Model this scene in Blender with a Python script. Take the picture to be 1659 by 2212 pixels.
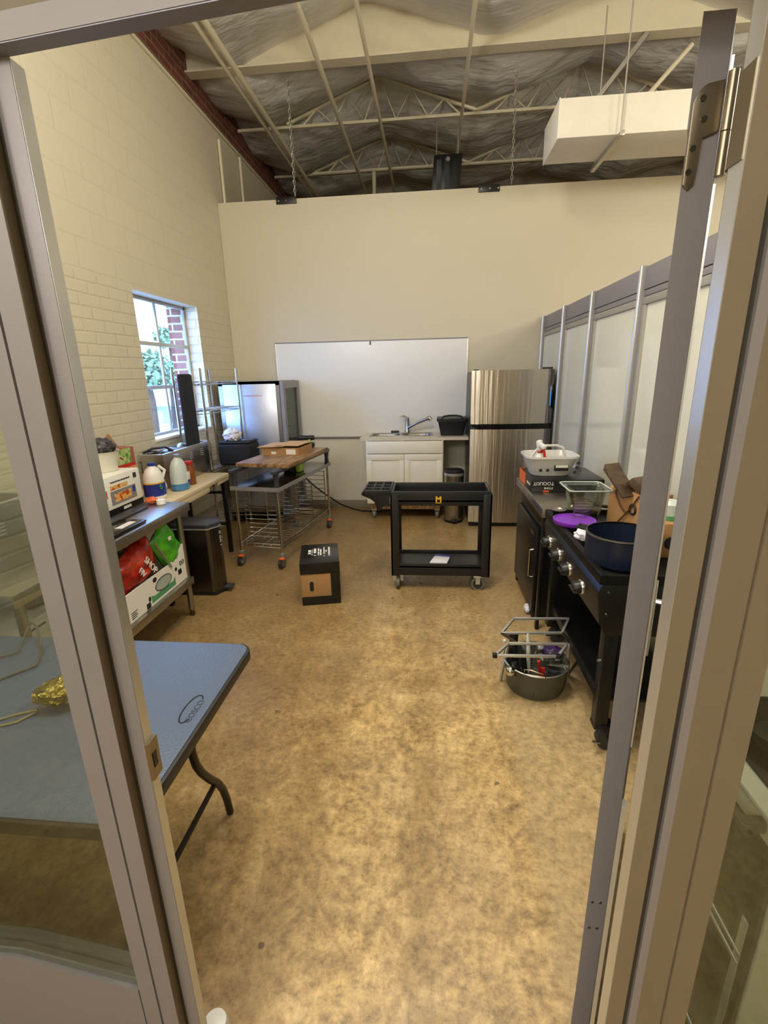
import bpy, bmesh, math, random
from mathutils import Vector, Matrix, noise
random.seed(7)
PI = math.pi
sc = bpy.context.scene
for o in list(bpy.data.objects): bpy.data.objects.remove(o)
COL = sc.collection

# ---------------------------------------------------------------- camera
F_PX, HC = 1031.4, 1.70
yaw, pit, rol = [math.radians(a) for a in (-5.774, 16.218, -1.378)]
fw = Vector((math.sin(yaw)*math.cos(pit), math.cos(yaw)*math.cos(pit), -math.sin(pit)))
r0 = Vector((math.cos(yaw), -math.sin(yaw), 0)); u0 = r0.cross(fw)
rt = math.cos(rol)*r0 + math.sin(rol)*u0; up = -math.sin(rol)*r0 + math.cos(rol)*u0
cam_d = bpy.data.cameras.new('camera'); cam = bpy.data.objects.new('camera', cam_d); COL.objects.link(cam)
cam_d.sensor_fit = 'VERTICAL'; cam_d.sensor_height = 24.0; cam_d.lens = F_PX/2212*24.0
cam_d.clip_start = 0.02; cam_d.clip_end = 200
m3 = Matrix((rt, up, -fw)).transposed()
cam.matrix_world = Matrix.Translation((0, 0, HC)) @ m3.to_4x4()
sc.camera = cam

# ---------------------------------------------------------------- world, lamps, exposure
sc.view_settings.view_transform = 'Standard'; sc.view_settings.look = 'None'
sc.view_settings.gamma = 1.0; sc.view_settings.use_curve_mapping = False
sc.view_settings.exposure = 0.0
w = bpy.data.worlds.new('sky'); sc.world = w; w.use_nodes = True
bg = w.node_tree.nodes['Background']; bg.inputs[0].default_value = (0.22, 0.44, 1.0, 1); bg.inputs[1].default_value = 14.0
WARM = (1.0, 0.95, 0.85)
def lamp(name, loc, power, col=WARM, r=.22):
    l = bpy.data.lights.new(name, 'POINT'); l.shadow_soft_size = r; l.energy = power; l.color = col
    o = bpy.data.objects.new(name, l); o.location = loc; COL.objects.link(o); return o
lamp('bay_or_fill_lamp', (-0.6, 1.7, 3.95), 155)
lamp('bay_or_fill_lamp', (2.7, 2.3, 3.2), 85)
lamp('bay_or_fill_lamp', (4.7, 2.9, 3.4), 190)
lamp('bay_or_fill_lamp', (-1.2, -2.5, 3.4), 170, (1.0, .97, .95))
lamp('bay_or_fill_lamp', (-2.0, -1.4, 2.6), 75, (1.0, .97, .95))  # added unseen fill that brightens the door edge

fill = bpy.data.lights.new('floor_fill', 'AREA'); fill.shape = 'RECTANGLE'; fill.size, fill.size_y = .4, 1.1; fill.energy = 13; fill.color = WARM; fill.spread = math.radians(85)  # added downward area light without a fixture, brightens the floor
ho = bpy.data.objects.new('floor_fill', fill); ho.location = (0.1, 2.4, 4.2); COL.objects.link(ho)
su = bpy.data.lights.new('sun', 'SUN'); su.energy = 7; su.angle = .01; su.color = (1, .96, .9)
so = bpy.data.objects.new('sun', su); so.rotation_euler = Vector((-.25, .70, -.66)).to_track_quat('-Z', 'Y').to_euler(); COL.objects.link(so)

# ---------------------------------------------------------------- materials
def lin(h):
    h = h.lstrip('#'); v = [int(h[i:i+2], 16)/255 for i in (0, 2, 4)]
    return tuple(c/12.92 if c <= .04045 else ((c+.055)/1.055)**2.4 for c in v) + (1,)
def newmat(name):
    m = bpy.data.materials.new(name); m.use_nodes = True; nt = m.node_tree
    return m, nt, nt.nodes['Principled BSDF']
def N(nt, t, **kw):
    n = nt.nodes.new(t)
    for k, v in kw.items():
        if k in n.inputs: n.inputs[k].default_value = v
        else: setattr(n, k, v)
    return n
def mat(name, col, rough=.5, metal=0., var=.06, scale=14., bump=0., bscale=60., stretch=(1, 1, 1), coat=0., spec=.5):
    m, nt, b = newmat(name); L = nt.links.new
    c = lin(col) if isinstance(col, str) else col
    tc = N(nt, 'ShaderNodeTexCoord'); mp = N(nt, 'ShaderNodeMapping'); mp.inputs['Scale'].default_value = stretch
    L(tc.outputs['Object'], mp.inputs['Vector'])
    n = N(nt, 'ShaderNodeTexNoise', Scale=scale, Detail=4.); L(mp.outputs[0], n.inputs['Vector'])
    mx = N(nt, 'ShaderNodeMix', data_type='RGBA')
    mx.inputs[6].default_value = tuple(x*(1-var) for x in c[:3])+(1,); mx.inputs[7].default_value = tuple(min(1, x*(1+var)) for x in c[:3])+(1,)
    L(n.outputs['Fac'], mx.inputs[0]); L(mx.outputs[2], b.inputs['Base Color'])
    b.inputs['Roughness'].default_value = rough; b.inputs['Metallic'].default_value = metal
    b.inputs['Specular IOR Level'].default_value = spec
    if coat: b.inputs['Coat Weight'].default_value = coat; b.inputs['Coat Roughness'].default_value = .1
    if bump:
        n2 = N(nt, 'ShaderNodeTexNoise', Scale=bscale, Detail=3.); L(mp.outputs[0], n2.inputs['Vector'])
        bp = N(nt, 'ShaderNodeBump', Strength=bump, Distance=.01); L(n2.outputs['Fac'], bp.inputs['Height']); L(bp.outputs[0], b.inputs['Normal'])
    return m
def glass(name, tint, gloss=.06, rough=.02):
    m, nt, b = newmat(name); L = nt.links.new; nt.nodes.remove(b)
    out = nt.nodes['Material Output']
    t = N(nt, 'ShaderNodeBsdfTransparent'); t.inputs[0].default_value = tint+(1,)
    g = N(nt, 'ShaderNodeBsdfGlossy'); g.inputs['Roughness'].default_value = rough; g.inputs[0].default_value = (.9, .95, .95, 1)
    lw = N(nt, 'ShaderNodeLayerWeight', Blend=.25)
    mr = N(nt, 'ShaderNodeMapRange'); mr.inputs['To Min'].default_value = gloss*.5; mr.inputs['To Max'].default_value = min(1, gloss*6)
    mx = N(nt, 'ShaderNodeMixShader'); L(lw.outputs['Fresnel'], mr.inputs['Value']); L(mr.outputs[0], mx.inputs[0])
    L(t.outputs[0], mx.inputs[1]); L(g.outputs[0], mx.inputs[2]); L(mx.outputs[0], out.inputs['Surface'])
    return m
def brick_wall(name, c1, c2, mortar, axes=(1, 2), rough=.6, split=None, bump=.5, size=(.235, .085, .010)):
    """painted or bare masonry; with split, small courses below that height and large blocks above"""
    m, nt, b = newmat(name); L = nt.links.new
    tc = N(nt, 'ShaderNodeTexCoord'); sp = N(nt, 'ShaderNodeSeparateXYZ'); L(tc.outputs['Object'], sp.inputs[0])
    cb = N(nt, 'ShaderNodeCombineXYZ'); L(sp.outputs[axes[0]], cb.inputs[0]); L(sp.outputs[axes[1]], cb.inputs[1])
    def bt(w_, h_, mo):
        t = N(nt, 'ShaderNodeTexBrick'); t.inputs['Scale'].default_value = 1.0
        t.inputs['Brick Width'].default_value = w_; t.inputs['Row Height'].default_value = h_; t.inputs['Mortar Size'].default_value = mo
        t.inputs['Mortar Smooth'].default_value = .6
        t.inputs['Color1'].default_value = c1; t.inputs['Color2'].default_value = c2; t.inputs['Mortar'].default_value = mortar
        nz = N(nt, 'ShaderNodeTexNoise', Scale=5., Detail=2.); L(cb.outputs[0], nz.inputs['Vector'])
        vm = N(nt, 'ShaderNodeVectorMath', operation='SCALE'); vm.inputs['Scale'].default_value = .012; L(nz.outputs['Color'], vm.inputs[0])
        va = N(nt, 'ShaderNodeVectorMath', operation='ADD'); L(cb.outputs[0], va.inputs[0]); L(vm.outputs[0], va.inputs[1])
        L(va.outputs[0], t.inputs['Vector']); return t
    a = bt(*size)
    nz = N(nt, 'ShaderNodeTexNoise', Scale=45., Detail=4.); L(tc.outputs['Object'], nz.inputs['Vector'])
    fac, colr = a.outputs['Fac'], a.outputs['Color']
    if split:
        c = bt(.41, .205, .008)
        gt = N(nt, 'ShaderNodeMath', operation='GREATER_THAN'); gt.inputs[1].default_value = split; L(sp.outputs[2], gt.inputs[0])
        mf = N(nt, 'ShaderNodeMix', data_type='FLOAT'); L(gt.outputs[0], mf.inputs[0]); L(a.outputs['Fac'], mf.inputs[2])
        hf = N(nt, 'ShaderNodeMath', operation='MULTIPLY'); hf.inputs[1].default_value = .3; L(c.outputs['Fac'], hf.inputs[0]); L(hf.outputs[0], mf.inputs[3])
        mc = N(nt, 'ShaderNodeMix', data_type='RGBA'); L(gt.outputs[0], mc.inputs[0]); L(a.outputs['Color'], mc.inputs[6]); L(c.outputs['Color'], mc.inputs[7])
        fac, colr = mf.outputs[0], mc.outputs[2]
    L(colr, b.inputs['Base Color']); b.inputs['Roughness'].default_value = rough
    inv = N(nt, 'ShaderNodeMath', operation='MULTIPLY_ADD'); inv.inputs[1].default_value = -1.; L(fac, inv.inputs[0])
    n3 = N(nt, 'ShaderNodeMath', operation='MULTIPLY'); n3.inputs[1].default_value = .25; L(nz.outputs['Fac'], n3.inputs[0]); L(n3.outputs[0], inv.inputs[2])
    bp = N(nt, 'ShaderNodeBump', Strength=bump, Distance=.012); L(inv.outputs[0], bp.inputs['Height']); L(bp.outputs[0], b.inputs['Normal'])
    return m
def floor_mat():
    def fl(h): c = lin(h); return (c[0]*1.70, c[1]*1.67, c[2]*1.74, 1)
    m, nt, b = newmat('stained_concrete'); L = nt.links.new
    tc = N(nt, 'ShaderNodeTexCoord')
    def nz(s, d=6., r=.6, dist=0.):
        n = N(nt, 'ShaderNodeTexNoise', Scale=s, Detail=d, Roughness=r, Distortion=dist); L(tc.outputs['Object'], n.inputs['Vector']); return n
    def ramp(src, stops):
        r = N(nt, 'ShaderNodeValToRGB'); e = r.color_ramp.elements
        while len(e) > 1: e.remove(e[-1])
        e[0].position, e[0].color = stops[0]
        for p, c in stops[1:]:
            x = e.new(p); x.color = c
        L(src, r.inputs[0]); return r
    a = ramp(nz(4.2, 12., .74, .15).outputs['Fac'], [(.30, fl('#4a3a1e')), (.43, fl('#7d663c')), (.52, fl('#a08653')), (.66, fl('#c4ac78'))])
    g = ramp(nz(1.1, 4., .55).outputs['Fac'], [(.35, (0, 0, 0, 1)), (.65, (1, 1, 1, 1))])
    a2 = ramp(nz(17., 12., .8, .1).outputs['Fac'], [(.33, fl('#4a381d')), (.5, fl('#9b8150')), (.65, fl('#bda471'))])
    mx = N(nt, 'ShaderNodeMix', data_type='RGBA'); mx.inputs[0].default_value = .5; L(a.outputs[0], mx.inputs[6]); L(a2.outputs[0], mx.inputs[7])
    gm = N(nt, 'ShaderNodeMix', data_type='RGBA'); gf = N(nt, 'ShaderNodeMath', operation='MULTIPLY'); gf.inputs[1].default_value = .45
    L(g.outputs[0], gf.inputs[0]); L(gf.outputs[0], gm.inputs[0]); L(mx.outputs[2], gm.inputs[6]); gm.inputs[7].default_value = fl('#6f6350')
    # a greyer pour to the right of a straight joint, and dark joint bands; browner left zone with table shade, and far light falloff, painted in
    spx = N(nt, 'ShaderNodeSeparateXYZ'); wob = N(nt, 'ShaderNodeVectorMath', operation='ADD'); wv = N(nt, 'ShaderNodeVectorMath', operation='SCALE'); wv.inputs['Scale'].default_value = .16
    wz = nz(7., 5.); L(wz.outputs['Color'], wv.inputs[0]); L(tc.outputs['Object'], wob.inputs[0]); L(wv.outputs[0], wob.inputs[1]); L(wob.outputs[0], spx.inputs[0])
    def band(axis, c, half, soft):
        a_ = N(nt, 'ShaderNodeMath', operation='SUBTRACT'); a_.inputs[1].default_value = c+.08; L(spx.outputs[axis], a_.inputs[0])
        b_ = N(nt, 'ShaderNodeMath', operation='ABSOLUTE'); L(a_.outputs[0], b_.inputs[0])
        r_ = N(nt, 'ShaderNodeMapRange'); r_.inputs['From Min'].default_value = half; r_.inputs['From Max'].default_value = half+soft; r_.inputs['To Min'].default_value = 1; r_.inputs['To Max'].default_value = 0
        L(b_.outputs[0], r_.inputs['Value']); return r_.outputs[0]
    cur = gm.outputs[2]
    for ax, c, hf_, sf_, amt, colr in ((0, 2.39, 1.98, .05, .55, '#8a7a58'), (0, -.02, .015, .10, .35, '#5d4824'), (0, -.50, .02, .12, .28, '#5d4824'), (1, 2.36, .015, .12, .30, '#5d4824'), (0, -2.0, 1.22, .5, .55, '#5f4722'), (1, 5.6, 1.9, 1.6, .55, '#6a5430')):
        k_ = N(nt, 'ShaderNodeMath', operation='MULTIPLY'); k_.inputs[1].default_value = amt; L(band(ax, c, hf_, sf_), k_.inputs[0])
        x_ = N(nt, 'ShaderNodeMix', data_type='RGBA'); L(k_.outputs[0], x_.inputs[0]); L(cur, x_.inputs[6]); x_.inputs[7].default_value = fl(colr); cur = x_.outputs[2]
    st = ramp(nz(8.5, 2., .4, .3).outputs['Fac'], [(.735, (0, 0, 0, 1)), (.76, (1, 1, 1, 1))])
    sm = N(nt, 'ShaderNodeMix', data_type='RGBA'); sf = N(nt, 'ShaderNodeMath', operation='MULTIPLY'); sf.inputs[1].default_value = .75
    L(st.outputs[0], sf.inputs[0]); L(sf.outputs[0], sm.inputs[0]); L(cur, sm.inputs[6]); sm.inputs[7].default_value = lin('#4a3a20')
    gr_ = ramp(nz(34., 10., .78).outputs['Fac'], [(.36, (.58, .55, .50, 1)), (.46, (.9, .9, .9, 1)), (.56, (1.05, 1.05, 1.05, 1)), (.68, (1.3, 1.28, 1.2, 1))])
    gv = N(nt, 'ShaderNodeMix', data_type='RGBA', blend_type='MULTIPLY'); gv.inputs[0].default_value = .8; L(sm.outputs[2], gv.inputs[6]); L(gr_.outputs[0], gv.inputs[7])
    L(gv.outputs[2], b.inputs['Base Color'])
    rr = N(nt, 'ShaderNodeMapRange'); rr.inputs['To Min'].default_value = .27; rr.inputs['To Max'].default_value = .5
    n2 = nz(9.); L(n2.outputs['Fac'], rr.inputs['Value']); L(rr.outputs[0], b.inputs['Roughness'])
    bp = N(nt, 'ShaderNodeBump', Strength=.12, Distance=.004); L(nz(40., 5.).outputs['Fac'], bp.inputs['Height']); L(bp.outputs[0], b.inputs['Normal'])
    return m
def picture_mat(name, base, cols, scale, rough=.35):
    """printed carton or bag: blotches of ink colours"""
    m, nt, b = newmat(name); L = nt.links.new
    tc = N(nt, 'ShaderNodeTexCoord'); n = N(nt, 'ShaderNodeTexNoise', Scale=scale, Detail=3., Distortion=.6); L(tc.outputs['Object'], n.inputs['Vector'])
    r = N(nt, 'ShaderNodeValToRGB'); e = r.color_ramp.elements
    k = len(cols); e[0].position = .28; e[0].color = lin(cols[0]); e[1].position = .72; e[1].color = lin(cols[-1])
    for i in range(1, k-1): e.new(.28+.44*i/(k-1)).color = lin(cols[i])
    L(n.outputs['Fac'], r.inputs[0]); L(r.outputs[0], b.inputs['Base Color']); b.inputs['Roughness'].default_value = rough
    return m
def screen_mat(name, col, s):
    m, nt, b = newmat(name); b.inputs['Emission Color'].default_value = lin(col); b.inputs['Emission Strength'].default_value = s
    b.inputs['Base Color'].default_value = (.02, .02, .02, 1); return m
def wood_mat(name, dark, light, scale=3., axis=(1, 14, 14), rough=.45):
    m, nt, b = newmat(name); L = nt.links.new
    tc = N(nt, 'ShaderNodeTexCoord'); mp = N(nt, 'ShaderNodeMapping'); mp.inputs['Scale'].default_value = axis; L(tc.outputs['Object'], mp.inputs[0])
    n = N(nt, 'ShaderNodeTexNoise', Scale=scale, Detail=6., Distortion=.3); L(mp.outputs[0], n.inputs['Vector'])
    r = N(nt, 'ShaderNodeValToRGB'); e = r.color_ramp.elements
    e[0].position = .32; e[0].color = lin(dark); e[1].position = .68; e[1].color = lin(light)
    L(n.outputs['Fac'], r.inputs[0]); L(r.outputs[0], b.inputs['Base Color']); b.inputs['Roughness'].default_value = rough; return m

M = {}
M['paint'] = mat('cream_paint', '#cbc2a8', .55, var=.02, scale=2., bump=.05, bscale=120)
M['painted_brick'] = brick_wall('cream_painted_masonry', lin('#cfc5aa'), lin('#cdc3a8'), lin('#c9bfa4'), split=2.43, bump=.35)
M['reveal_brick'] = brick_wall('cream_painted_reveal', lin('#e6dcc4'), lin('#e2d8c0'), lin('#d8ccb0'), axes=(0, 2), bump=.5)
M['red_brick'] = brick_wall('red_brick', lin('#6a3524'), lin('#7c4430'), lin('#8a7460'), rough=.8, bump=.6, size=(.22, .075, .010))
M['red_brick_x'] = brick_wall('red_brick_jamb', lin('#8a3f30'), lin('#9c5040'), lin('#d8d0c8'), axes=(0, 2), rough=.8, bump=.6, size=(.22, .078, .012))
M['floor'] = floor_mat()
M['dark_wall'] = mat('dark_block', '#54493c', .8)
M['insul'] = mat('white_vinyl_sheet', '#d2cec2', .36, var=.05, scale=2.2, bump=1., bscale=5., stretch=(1, 2.2, 1))
for n_ in M['insul'].node_tree.nodes:
    if n_.type == 'BUMP': n_.inputs['Distance'].default_value = .022
M['cream_steel'] = mat('cream_painted_steel', '#d8cdae', .45)
M['galv'] = mat('galvanised_steel', '#b9b5aa', .4, .8)
M['alu'] = mat('satin_aluminium_frame', '#8a8687', .45, .15, var=.03)
M['alu_light'] = mat('bright_aluminium_edge', '#cfd0cc', .3, .7, var=.02)
M['alu_dark'] = mat('dark_gasket', '#3a362e', .6)
M['tan'] = mat('tan_frame_return', '#7d715d', .5, .1)
M['panel'] = mat('pale_glazed_panel', '#e0dfca', .08, var=.02, spec=.6)
M['glass'] = glass('clear_partition_glass', (.80, .83, .79), .05)
M['wglass'] = glass('window_glass', (.96, .98, 1.), .04)
M['steel'] = mat('brushed_stainless', '#a6a39c', .28, 1., var=.05, scale=8, bump=.05, bscale=30, stretch=(1, 40, 1))
M['steel_rough'] = mat('worn_stainless', '#b2aea6', .31, 1., var=.08, scale=6, bump=.06, bscale=50)
M['steel_dark'] = mat('dark_stainless', '#66635e', .27, 1., var=.05, scale=6)  # darker steel for the tall bin and small fittings
M['fridge'] = mat('fridge_stainless', '#c6bdad', .30, 1., var=.04, scale=3, bump=.8, bscale=5, stretch=(3, 3, .10))
for n_ in M['fridge'].node_tree.nodes:
    if n_.type == 'BSDF_PRINCIPLED': n_.inputs['Anisotropic'].default_value = .85; n_.inputs['Anisotropic Rotation'].default_value = .25
M['chrome'] = mat('chrome_wire', '#c8c6c0', .14, 1., var=.02)
M['black_plastic'] = mat('black_plastic', '#17171a', .42, var=.1, bump=.08, bscale=200)
M['black_gloss'] = mat('glossy_black', '#0c0c0e', .15)
M['black_metal'] = mat('black_powder_coat', '#141312', .38, .2, var=.12, bump=.05, bscale=180)
M['black_cloth'] = mat('black_cloth', '#17181c', .8, bump=.3, bscale=90)
M['charcoal'] = mat('charcoal_plastic', '#34343a', .4)
M['rubber'] = mat('grey_rubber', '#77766f', .6)
M['dark_rubber'] = mat('dark_rubber', '#35332f', .7)
M['white_plastic'] = mat('white_plastic', '#ece9e0', .35, var=.02)
M['white_board'] = mat('whiteboard_face', '#e6e5df', .22, var=.01)
M['white_lam'] = mat('white_cabinet_paint', '#ece7d6', .4, var=.015)
M['counter'] = mat('pale_stone_laminate', '#cfc6b0', .3, var=.12, scale=90)
M['card'] = mat('brown_cardboard', '#a97f50', .75, var=.06, scale=20)
M['card_light'] = mat('light_cardboard', '#c49a68', .75, var=.06, scale=20)
M['white_card'] = mat('white_carton', '#e9e5d8', .5, var=.02)
M['black_card'] = mat('black_carton', '#131212', .3, var=.1)
M['white_ink'] = mat('white_print', '#e8e4da', .5)
M['black_ink'] = mat('black_print', '#1c1a1e', .5)
M['blue_ink'] = mat('blue_label', '#24348c', .4)
M['green_ink'] = mat('green_label', '#4f9a68', .5)
M['red'] = mat('red_plastic', '#c5281f', .35)
M['orange'] = mat('orange_plastic', '#e9692b', .4)
M['yellow'] = mat('yellow_print', '#e3b11e', .45)
M['pale_table'] = mat('pale_laminate', '#dcc8a2', .4, var=.04)
M['blue_table'] = mat('blue_grey_plastic_top', '#5c6a82', .36, var=.05, scale=30, bump=.25, bscale=140)
M['table_edge'] = mat('dark_table_edge', '#2c2826', .5)
M['leg_brown'] = mat('brown_black_steel', '#2e2520', .35, .4)
M['butcher'] = wood_mat('worn_butcher_block', '#5a3d22', '#b08a5c', 2.2, (14, 2, 14))
M['shoe_brown'] = wood_mat('dark_brown_wood', '#3f2f20', '#5c4732', 3., (1, 10, 10))
M['brown_paper'] = mat('brown_paper', '#b88a55', .75, var=.05)
M['green_bag'] = picture_mat('glossy_green_bag', '', ['#2f7d1c', '#3d9a1e', '#57b422', '#6cc82c'], 5., .22)
M['red_bag'] = picture_mat('glossy_red_bag', '', ['#4a0f0b', '#8e1a10', '#b3261a', '#c8442c', '#2e4a1c'], 9., .22)
M['food'] = picture_mat('food_photo', '', ['#8a2a12', '#c9541e', '#e8a23c', '#d8c08a', '#7d3b1a'], 30., .4)
M['veg'] = picture_mat('vegetable_photo', '', ['#2e5a26', '#4c7d38', '#94b45c', '#c7cf92', '#8a2c24'], 16., .4)
M['cereal'] = picture_mat('orange_carton', '', ['#c0321e', '#d8592c', '#e8a050', '#efe2c8'], 14., .4)
M['gold'] = mat('crumpled_gold_foil', '#b09a52', .25, 1., bump=1., bscale=45)
M['clear'] = glass('clear_plastic', (.88, .88, .84), .10, .05)
M['frost'] = mat('milky_plastic', '#d5d2cc', .3); 
M['water'] = mat('blue_liquid', '#4f86b8', .2)
M['jugclear'] = mat('translucent_jug', '#c9d2cc', .3)
M['amber'] = mat('amber_powder', '#8a4a22', .4)
M['purple'] = mat('purple_plastic', '#7a2cb0', .3)
M['pot'] = mat('midnight_enamel', '#1b2336', .3, .1)
M['iron'] = mat('seasoned_iron', '#12100f', .45, .5, bump=.2, bscale=60)
M['tubgrey'] = mat('galvanised_tub', '#5f6158', .45, .5, var=.15, scale=8)
M['plastic_bag'] = mat('white_carrier_bag', '#dcd9dc', .35, var=.08, scale=10)
M['grey_bag'] = mat('dark_grey_bag', '#3a3638', .3, var=.3, scale=9)
M['cream_metal'] = mat('cream_enamel', '#d9d3c2', .35)
M['leaf'] = mat('leaf_green', '#6e8c66', .6, var=.4, scale=3)
M['bark'] = mat('bark', '#4a3c2c', .9)
M['ground'] = mat('sunny_pavement', '#cfcac0', .9)
M['grey_siding'] = mat('grey_siding', '#8f979c', .8)
M['lime'] = mat('lime_plastic', '#a8c23a', .4)
M['tube_brass'] = mat('aged_nickel', '#968b76', .36, 1.)
M['screen'] = screen_mat('lit_screen', '#4aa4ff', 1.2)
M['string'] = mat('pale_string', '#b5a57c', .8)
M['cord_brown'] = mat('grey_cable', '#5c5148', .5)
M['olive_glass'] = mat('dark_oven_glass', '#1a190f', .08)
M['brown_leather'] = mat('brown_strap', '#5a3a22', .6)
M['wcream'] = mat('cream_cooktop_edge', '#d9d3c4', .25)

# ---------------------------------------------------------------- mesh helpers
class MB:
    def __init__(s): s.bm = bmesh.new()
    def _add(s, tmp):
        me = bpy.data.meshes.new('tmp'); tmp.to_mesh(me); tmp.free(); s.bm.from_mesh(me); bpy.data.meshes.remove(me); return s
    def box(s, x0, x1, y0, y1, z0, z1, bev=0, seg=2, mtx=None):
        t = bmesh.new(); bmesh.ops.create_cube(t, size=1)
        for v in t.verts: v.co = Vector(((x0+x1)/2+v.co.x*(x1-x0), (y0+y1)/2+v.co.y*(y1-y0), (z0+z1)/2+v.co.z*(z1-z0)))
        if bev: bmesh.ops.bevel(t, geom=t.edges[:], offset=min(bev, .45*min(abs(x1-x0), abs(y1-y0), abs(z1-z0))), segments=seg, profile=.5, affect='EDGES')
        if mtx: t.transform(mtx)
        return s._add(t)
    def bar(s, p, q, wd, ht=None, bev=0, upv=(0, 0, 1)):
        p, q = Vector(p), Vector(q); ht = ht or wd; d = (q-p); ln = d.length; d.normalize()
        uv = Vector(upv)
        if abs(d.dot(uv)) > .98: uv = Vector((0, 1, 0))
        x = uv.cross(d).normalized(); y = d.cross(x)
        mt = Matrix((x, y, d)).transposed().to_4x4(); mt.translation = (p+q)/2
        return s.box(-wd/2, wd/2, -ht/2, ht/2, -ln/2, ln/2, bev, mtx=mt)
    def tube(s, pts, r, n=8, closed=False):
        pts = [Vector(p) for p in pts]; k = len(pts); rings = []; nrm = None
        rs = r if isinstance(r, (list, tuple)) else [r]*k
        for i in range(k):
            a = pts[i-1] if (i > 0 or closed) else pts[i]; b = pts[(i+1) % k] if (i < k-1 or closed) else pts[i]
            t = (b-a).normalized()
            if nrm is None:
                nrm = t.orthogonal().normalized()
            else:
                nrm = (nrm - t*nrm.dot(t)).normalized()
            bn = t.cross(nrm)
            rings.append([s.bm.verts.new(pts[i]+(nrm*math.cos(2*PI*j/n)+bn*math.sin(2*PI*j/n))*rs[i]) for j in range(n)])
        for i in range(k if closed else k-1):
            A, B = rings[i], rings[(i+1) % k]
            for j in range(n): s.bm.faces.new((A[j], A[(j+1) % n], B[(j+1) % n], B[j]))
        if not closed:
            s.bm.faces.new(rings[0][::-1]); s.bm.faces.new(rings[-1])
        return s
    def cyl(s, p, q, r, n=20, r2=None): return s.tube([p, q], [r, r if r2 is None else r2], n)
    def lathe(s, prof, c=(0, 0, 0), n=28, sx=1., sy=1., close_top=True, close_bot=True, mtx=None):
        t = bmesh.new(); rings = []
        for (r, z) in prof:
            if r < 1e-5: rings.append([t.verts.new((0, 0, z))])
            else: rings.append([t.verts.new((r*sx*math.cos(2*PI*j/n), r*sy*math.sin(2*PI*j/n), z)) for j in range(n)])
        for a, b in zip(rings, rings[1:]):
            for j in range(n):
                if len(a) == 1 and len(b) > 1: t.faces.new((a[0], b[(j+1) % n], b[j]))
                elif len(b) == 1 and len(a) > 1: t.faces.new((a[j], a[(j+1) % n], b[0]))
                elif len(a) > 1: t.faces.new((a[j], a[(j+1) % n], b[(j+1) % n], b[j]))
        if close_bot and len(rings[0]) > 1: t.faces.new(rings[0][::-1])
        if close_top and len(rings[-1]) > 1: t.faces.new(rings[-1])
        if mtx: t.transform(mtx)
        bmesh.ops.translate(t, verts=t.verts[:], vec=Vector(c))
        return s._add(t)
    def prism(s, poly, a, b, axis=2, bev=0):
        """polygon extruded along an axis: axis 2 -> (x,y), axis 1 -> (x,z), axis 0 -> (y,z)"""
        t = bmesh.new()
        def P(u, v, h): return (u, v, h) if axis == 2 else (u, h, v) if axis == 1 else (h, u, v)
        A = [t.verts.new(P(u, v, a)) for u, v in poly]; B = [t.verts.new(P(u, v, b)) for u, v in poly]; k = len(poly)
        t.faces.new(A); t.faces.new(B[::-1])
        for i in range(k): t.faces.new((A[i], B[i], B[(i+1) % k], A[(i+1) % k]))
        bmesh.ops.recalc_face_normals(t, faces=t.faces[:])
        if bev: bmesh.ops.bevel(t, geom=t.edges[:], offset=bev, segments=2, profile=.5, affect='EDGES')
        return s._add(t)
    def ball(s, c, r, sub=3, sc=(1, 1, 1), amp=0., freq=4., seed=0, flat=None):
        t = bmesh.new(); bmesh.ops.create_icosphere(t, subdivisions=sub, radius=1)
        for v in t.verts:
            d = v.co.normalized(); f = 1+amp*(noise.noise(d*freq+Vector((seed*7.3, seed*3.1, seed)))+.5*noise.noise(d*freq*2.7+Vector((seed, 5, 1))))
            v.co = Vector((d.x*sc[0], d.y*sc[1], d.z*sc[2]))*r*f+Vector(c)
            if flat is not None and v.co.z < flat: v.co.z = flat
        return s._add(t)
    def surf(s, f, nu, nv, thick=0.):
        t = bmesh.new(); g = [[t.verts.new(f(i/nu, j/nv)) for j in range(nv+1)] for i in range(nu+1)]
        for i in range(nu):
            for j in range(nv): t.faces.new((g[i][j], g[i+1][j], g[i+1][j+1], g[i][j+1]))
        if thick: bmesh.ops.recalc_face_normals(t, faces=t.faces[:]); bmesh.ops.solidify(t, geom=t.faces[:], thickness=thick)
        return s._add(t)
    def xf(s, mtx): s.bm.transform(mtx); return s
    def build(s, name, m, parent=None, world=True, angle=38, smooth=True):
        bmesh.ops.recalc_face_normals(s.bm, faces=s.bm.faces[:])
        if parent is not None and world: s.bm.transform(wm(parent).inverted())
        for f in s.bm.faces: f.smooth = smooth
        ca = math.radians(angle)
        for e in s.bm.edges:
            if len(e.link_faces) == 2: e.smooth = e.calc_face_angle(0) < ca
        me = bpy.data.meshes.new(name); s.bm.to_mesh(me); s.bm.free()
        me.materials.append(M[m] if isinstance(m, str) else m)
        o = bpy.data.objects.new(name, me); COL.objects.link(o)
        if parent is not None: o.parent = parent
        return o
def wm(o):
    mt = Matrix.Translation(o.location) @ o.rotation_euler.to_matrix().to_4x4()
    return wm(o.parent) @ mt if o.parent else mt
def thing(name, label, cat, loc=(0, 0, 0), rz=0., group=None):
    o = bpy.data.objects.new(name, None); COL.objects.link(o); o.empty_display_size = .05
    o.location = loc; o.rotation_euler = (0, 0, rz); tag(o, label, cat, group); return o
def tag(o, label, cat, group=None):
    o['label'] = label; o['category'] = cat
    if group: o['group'] = group
    return o
def struct(o): o['kind'] = 'structure'; return o
def one(name, mb, m, label, cat, group=None, **k): return tag(mb.build(name, m, **k), label, cat, group)
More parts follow.
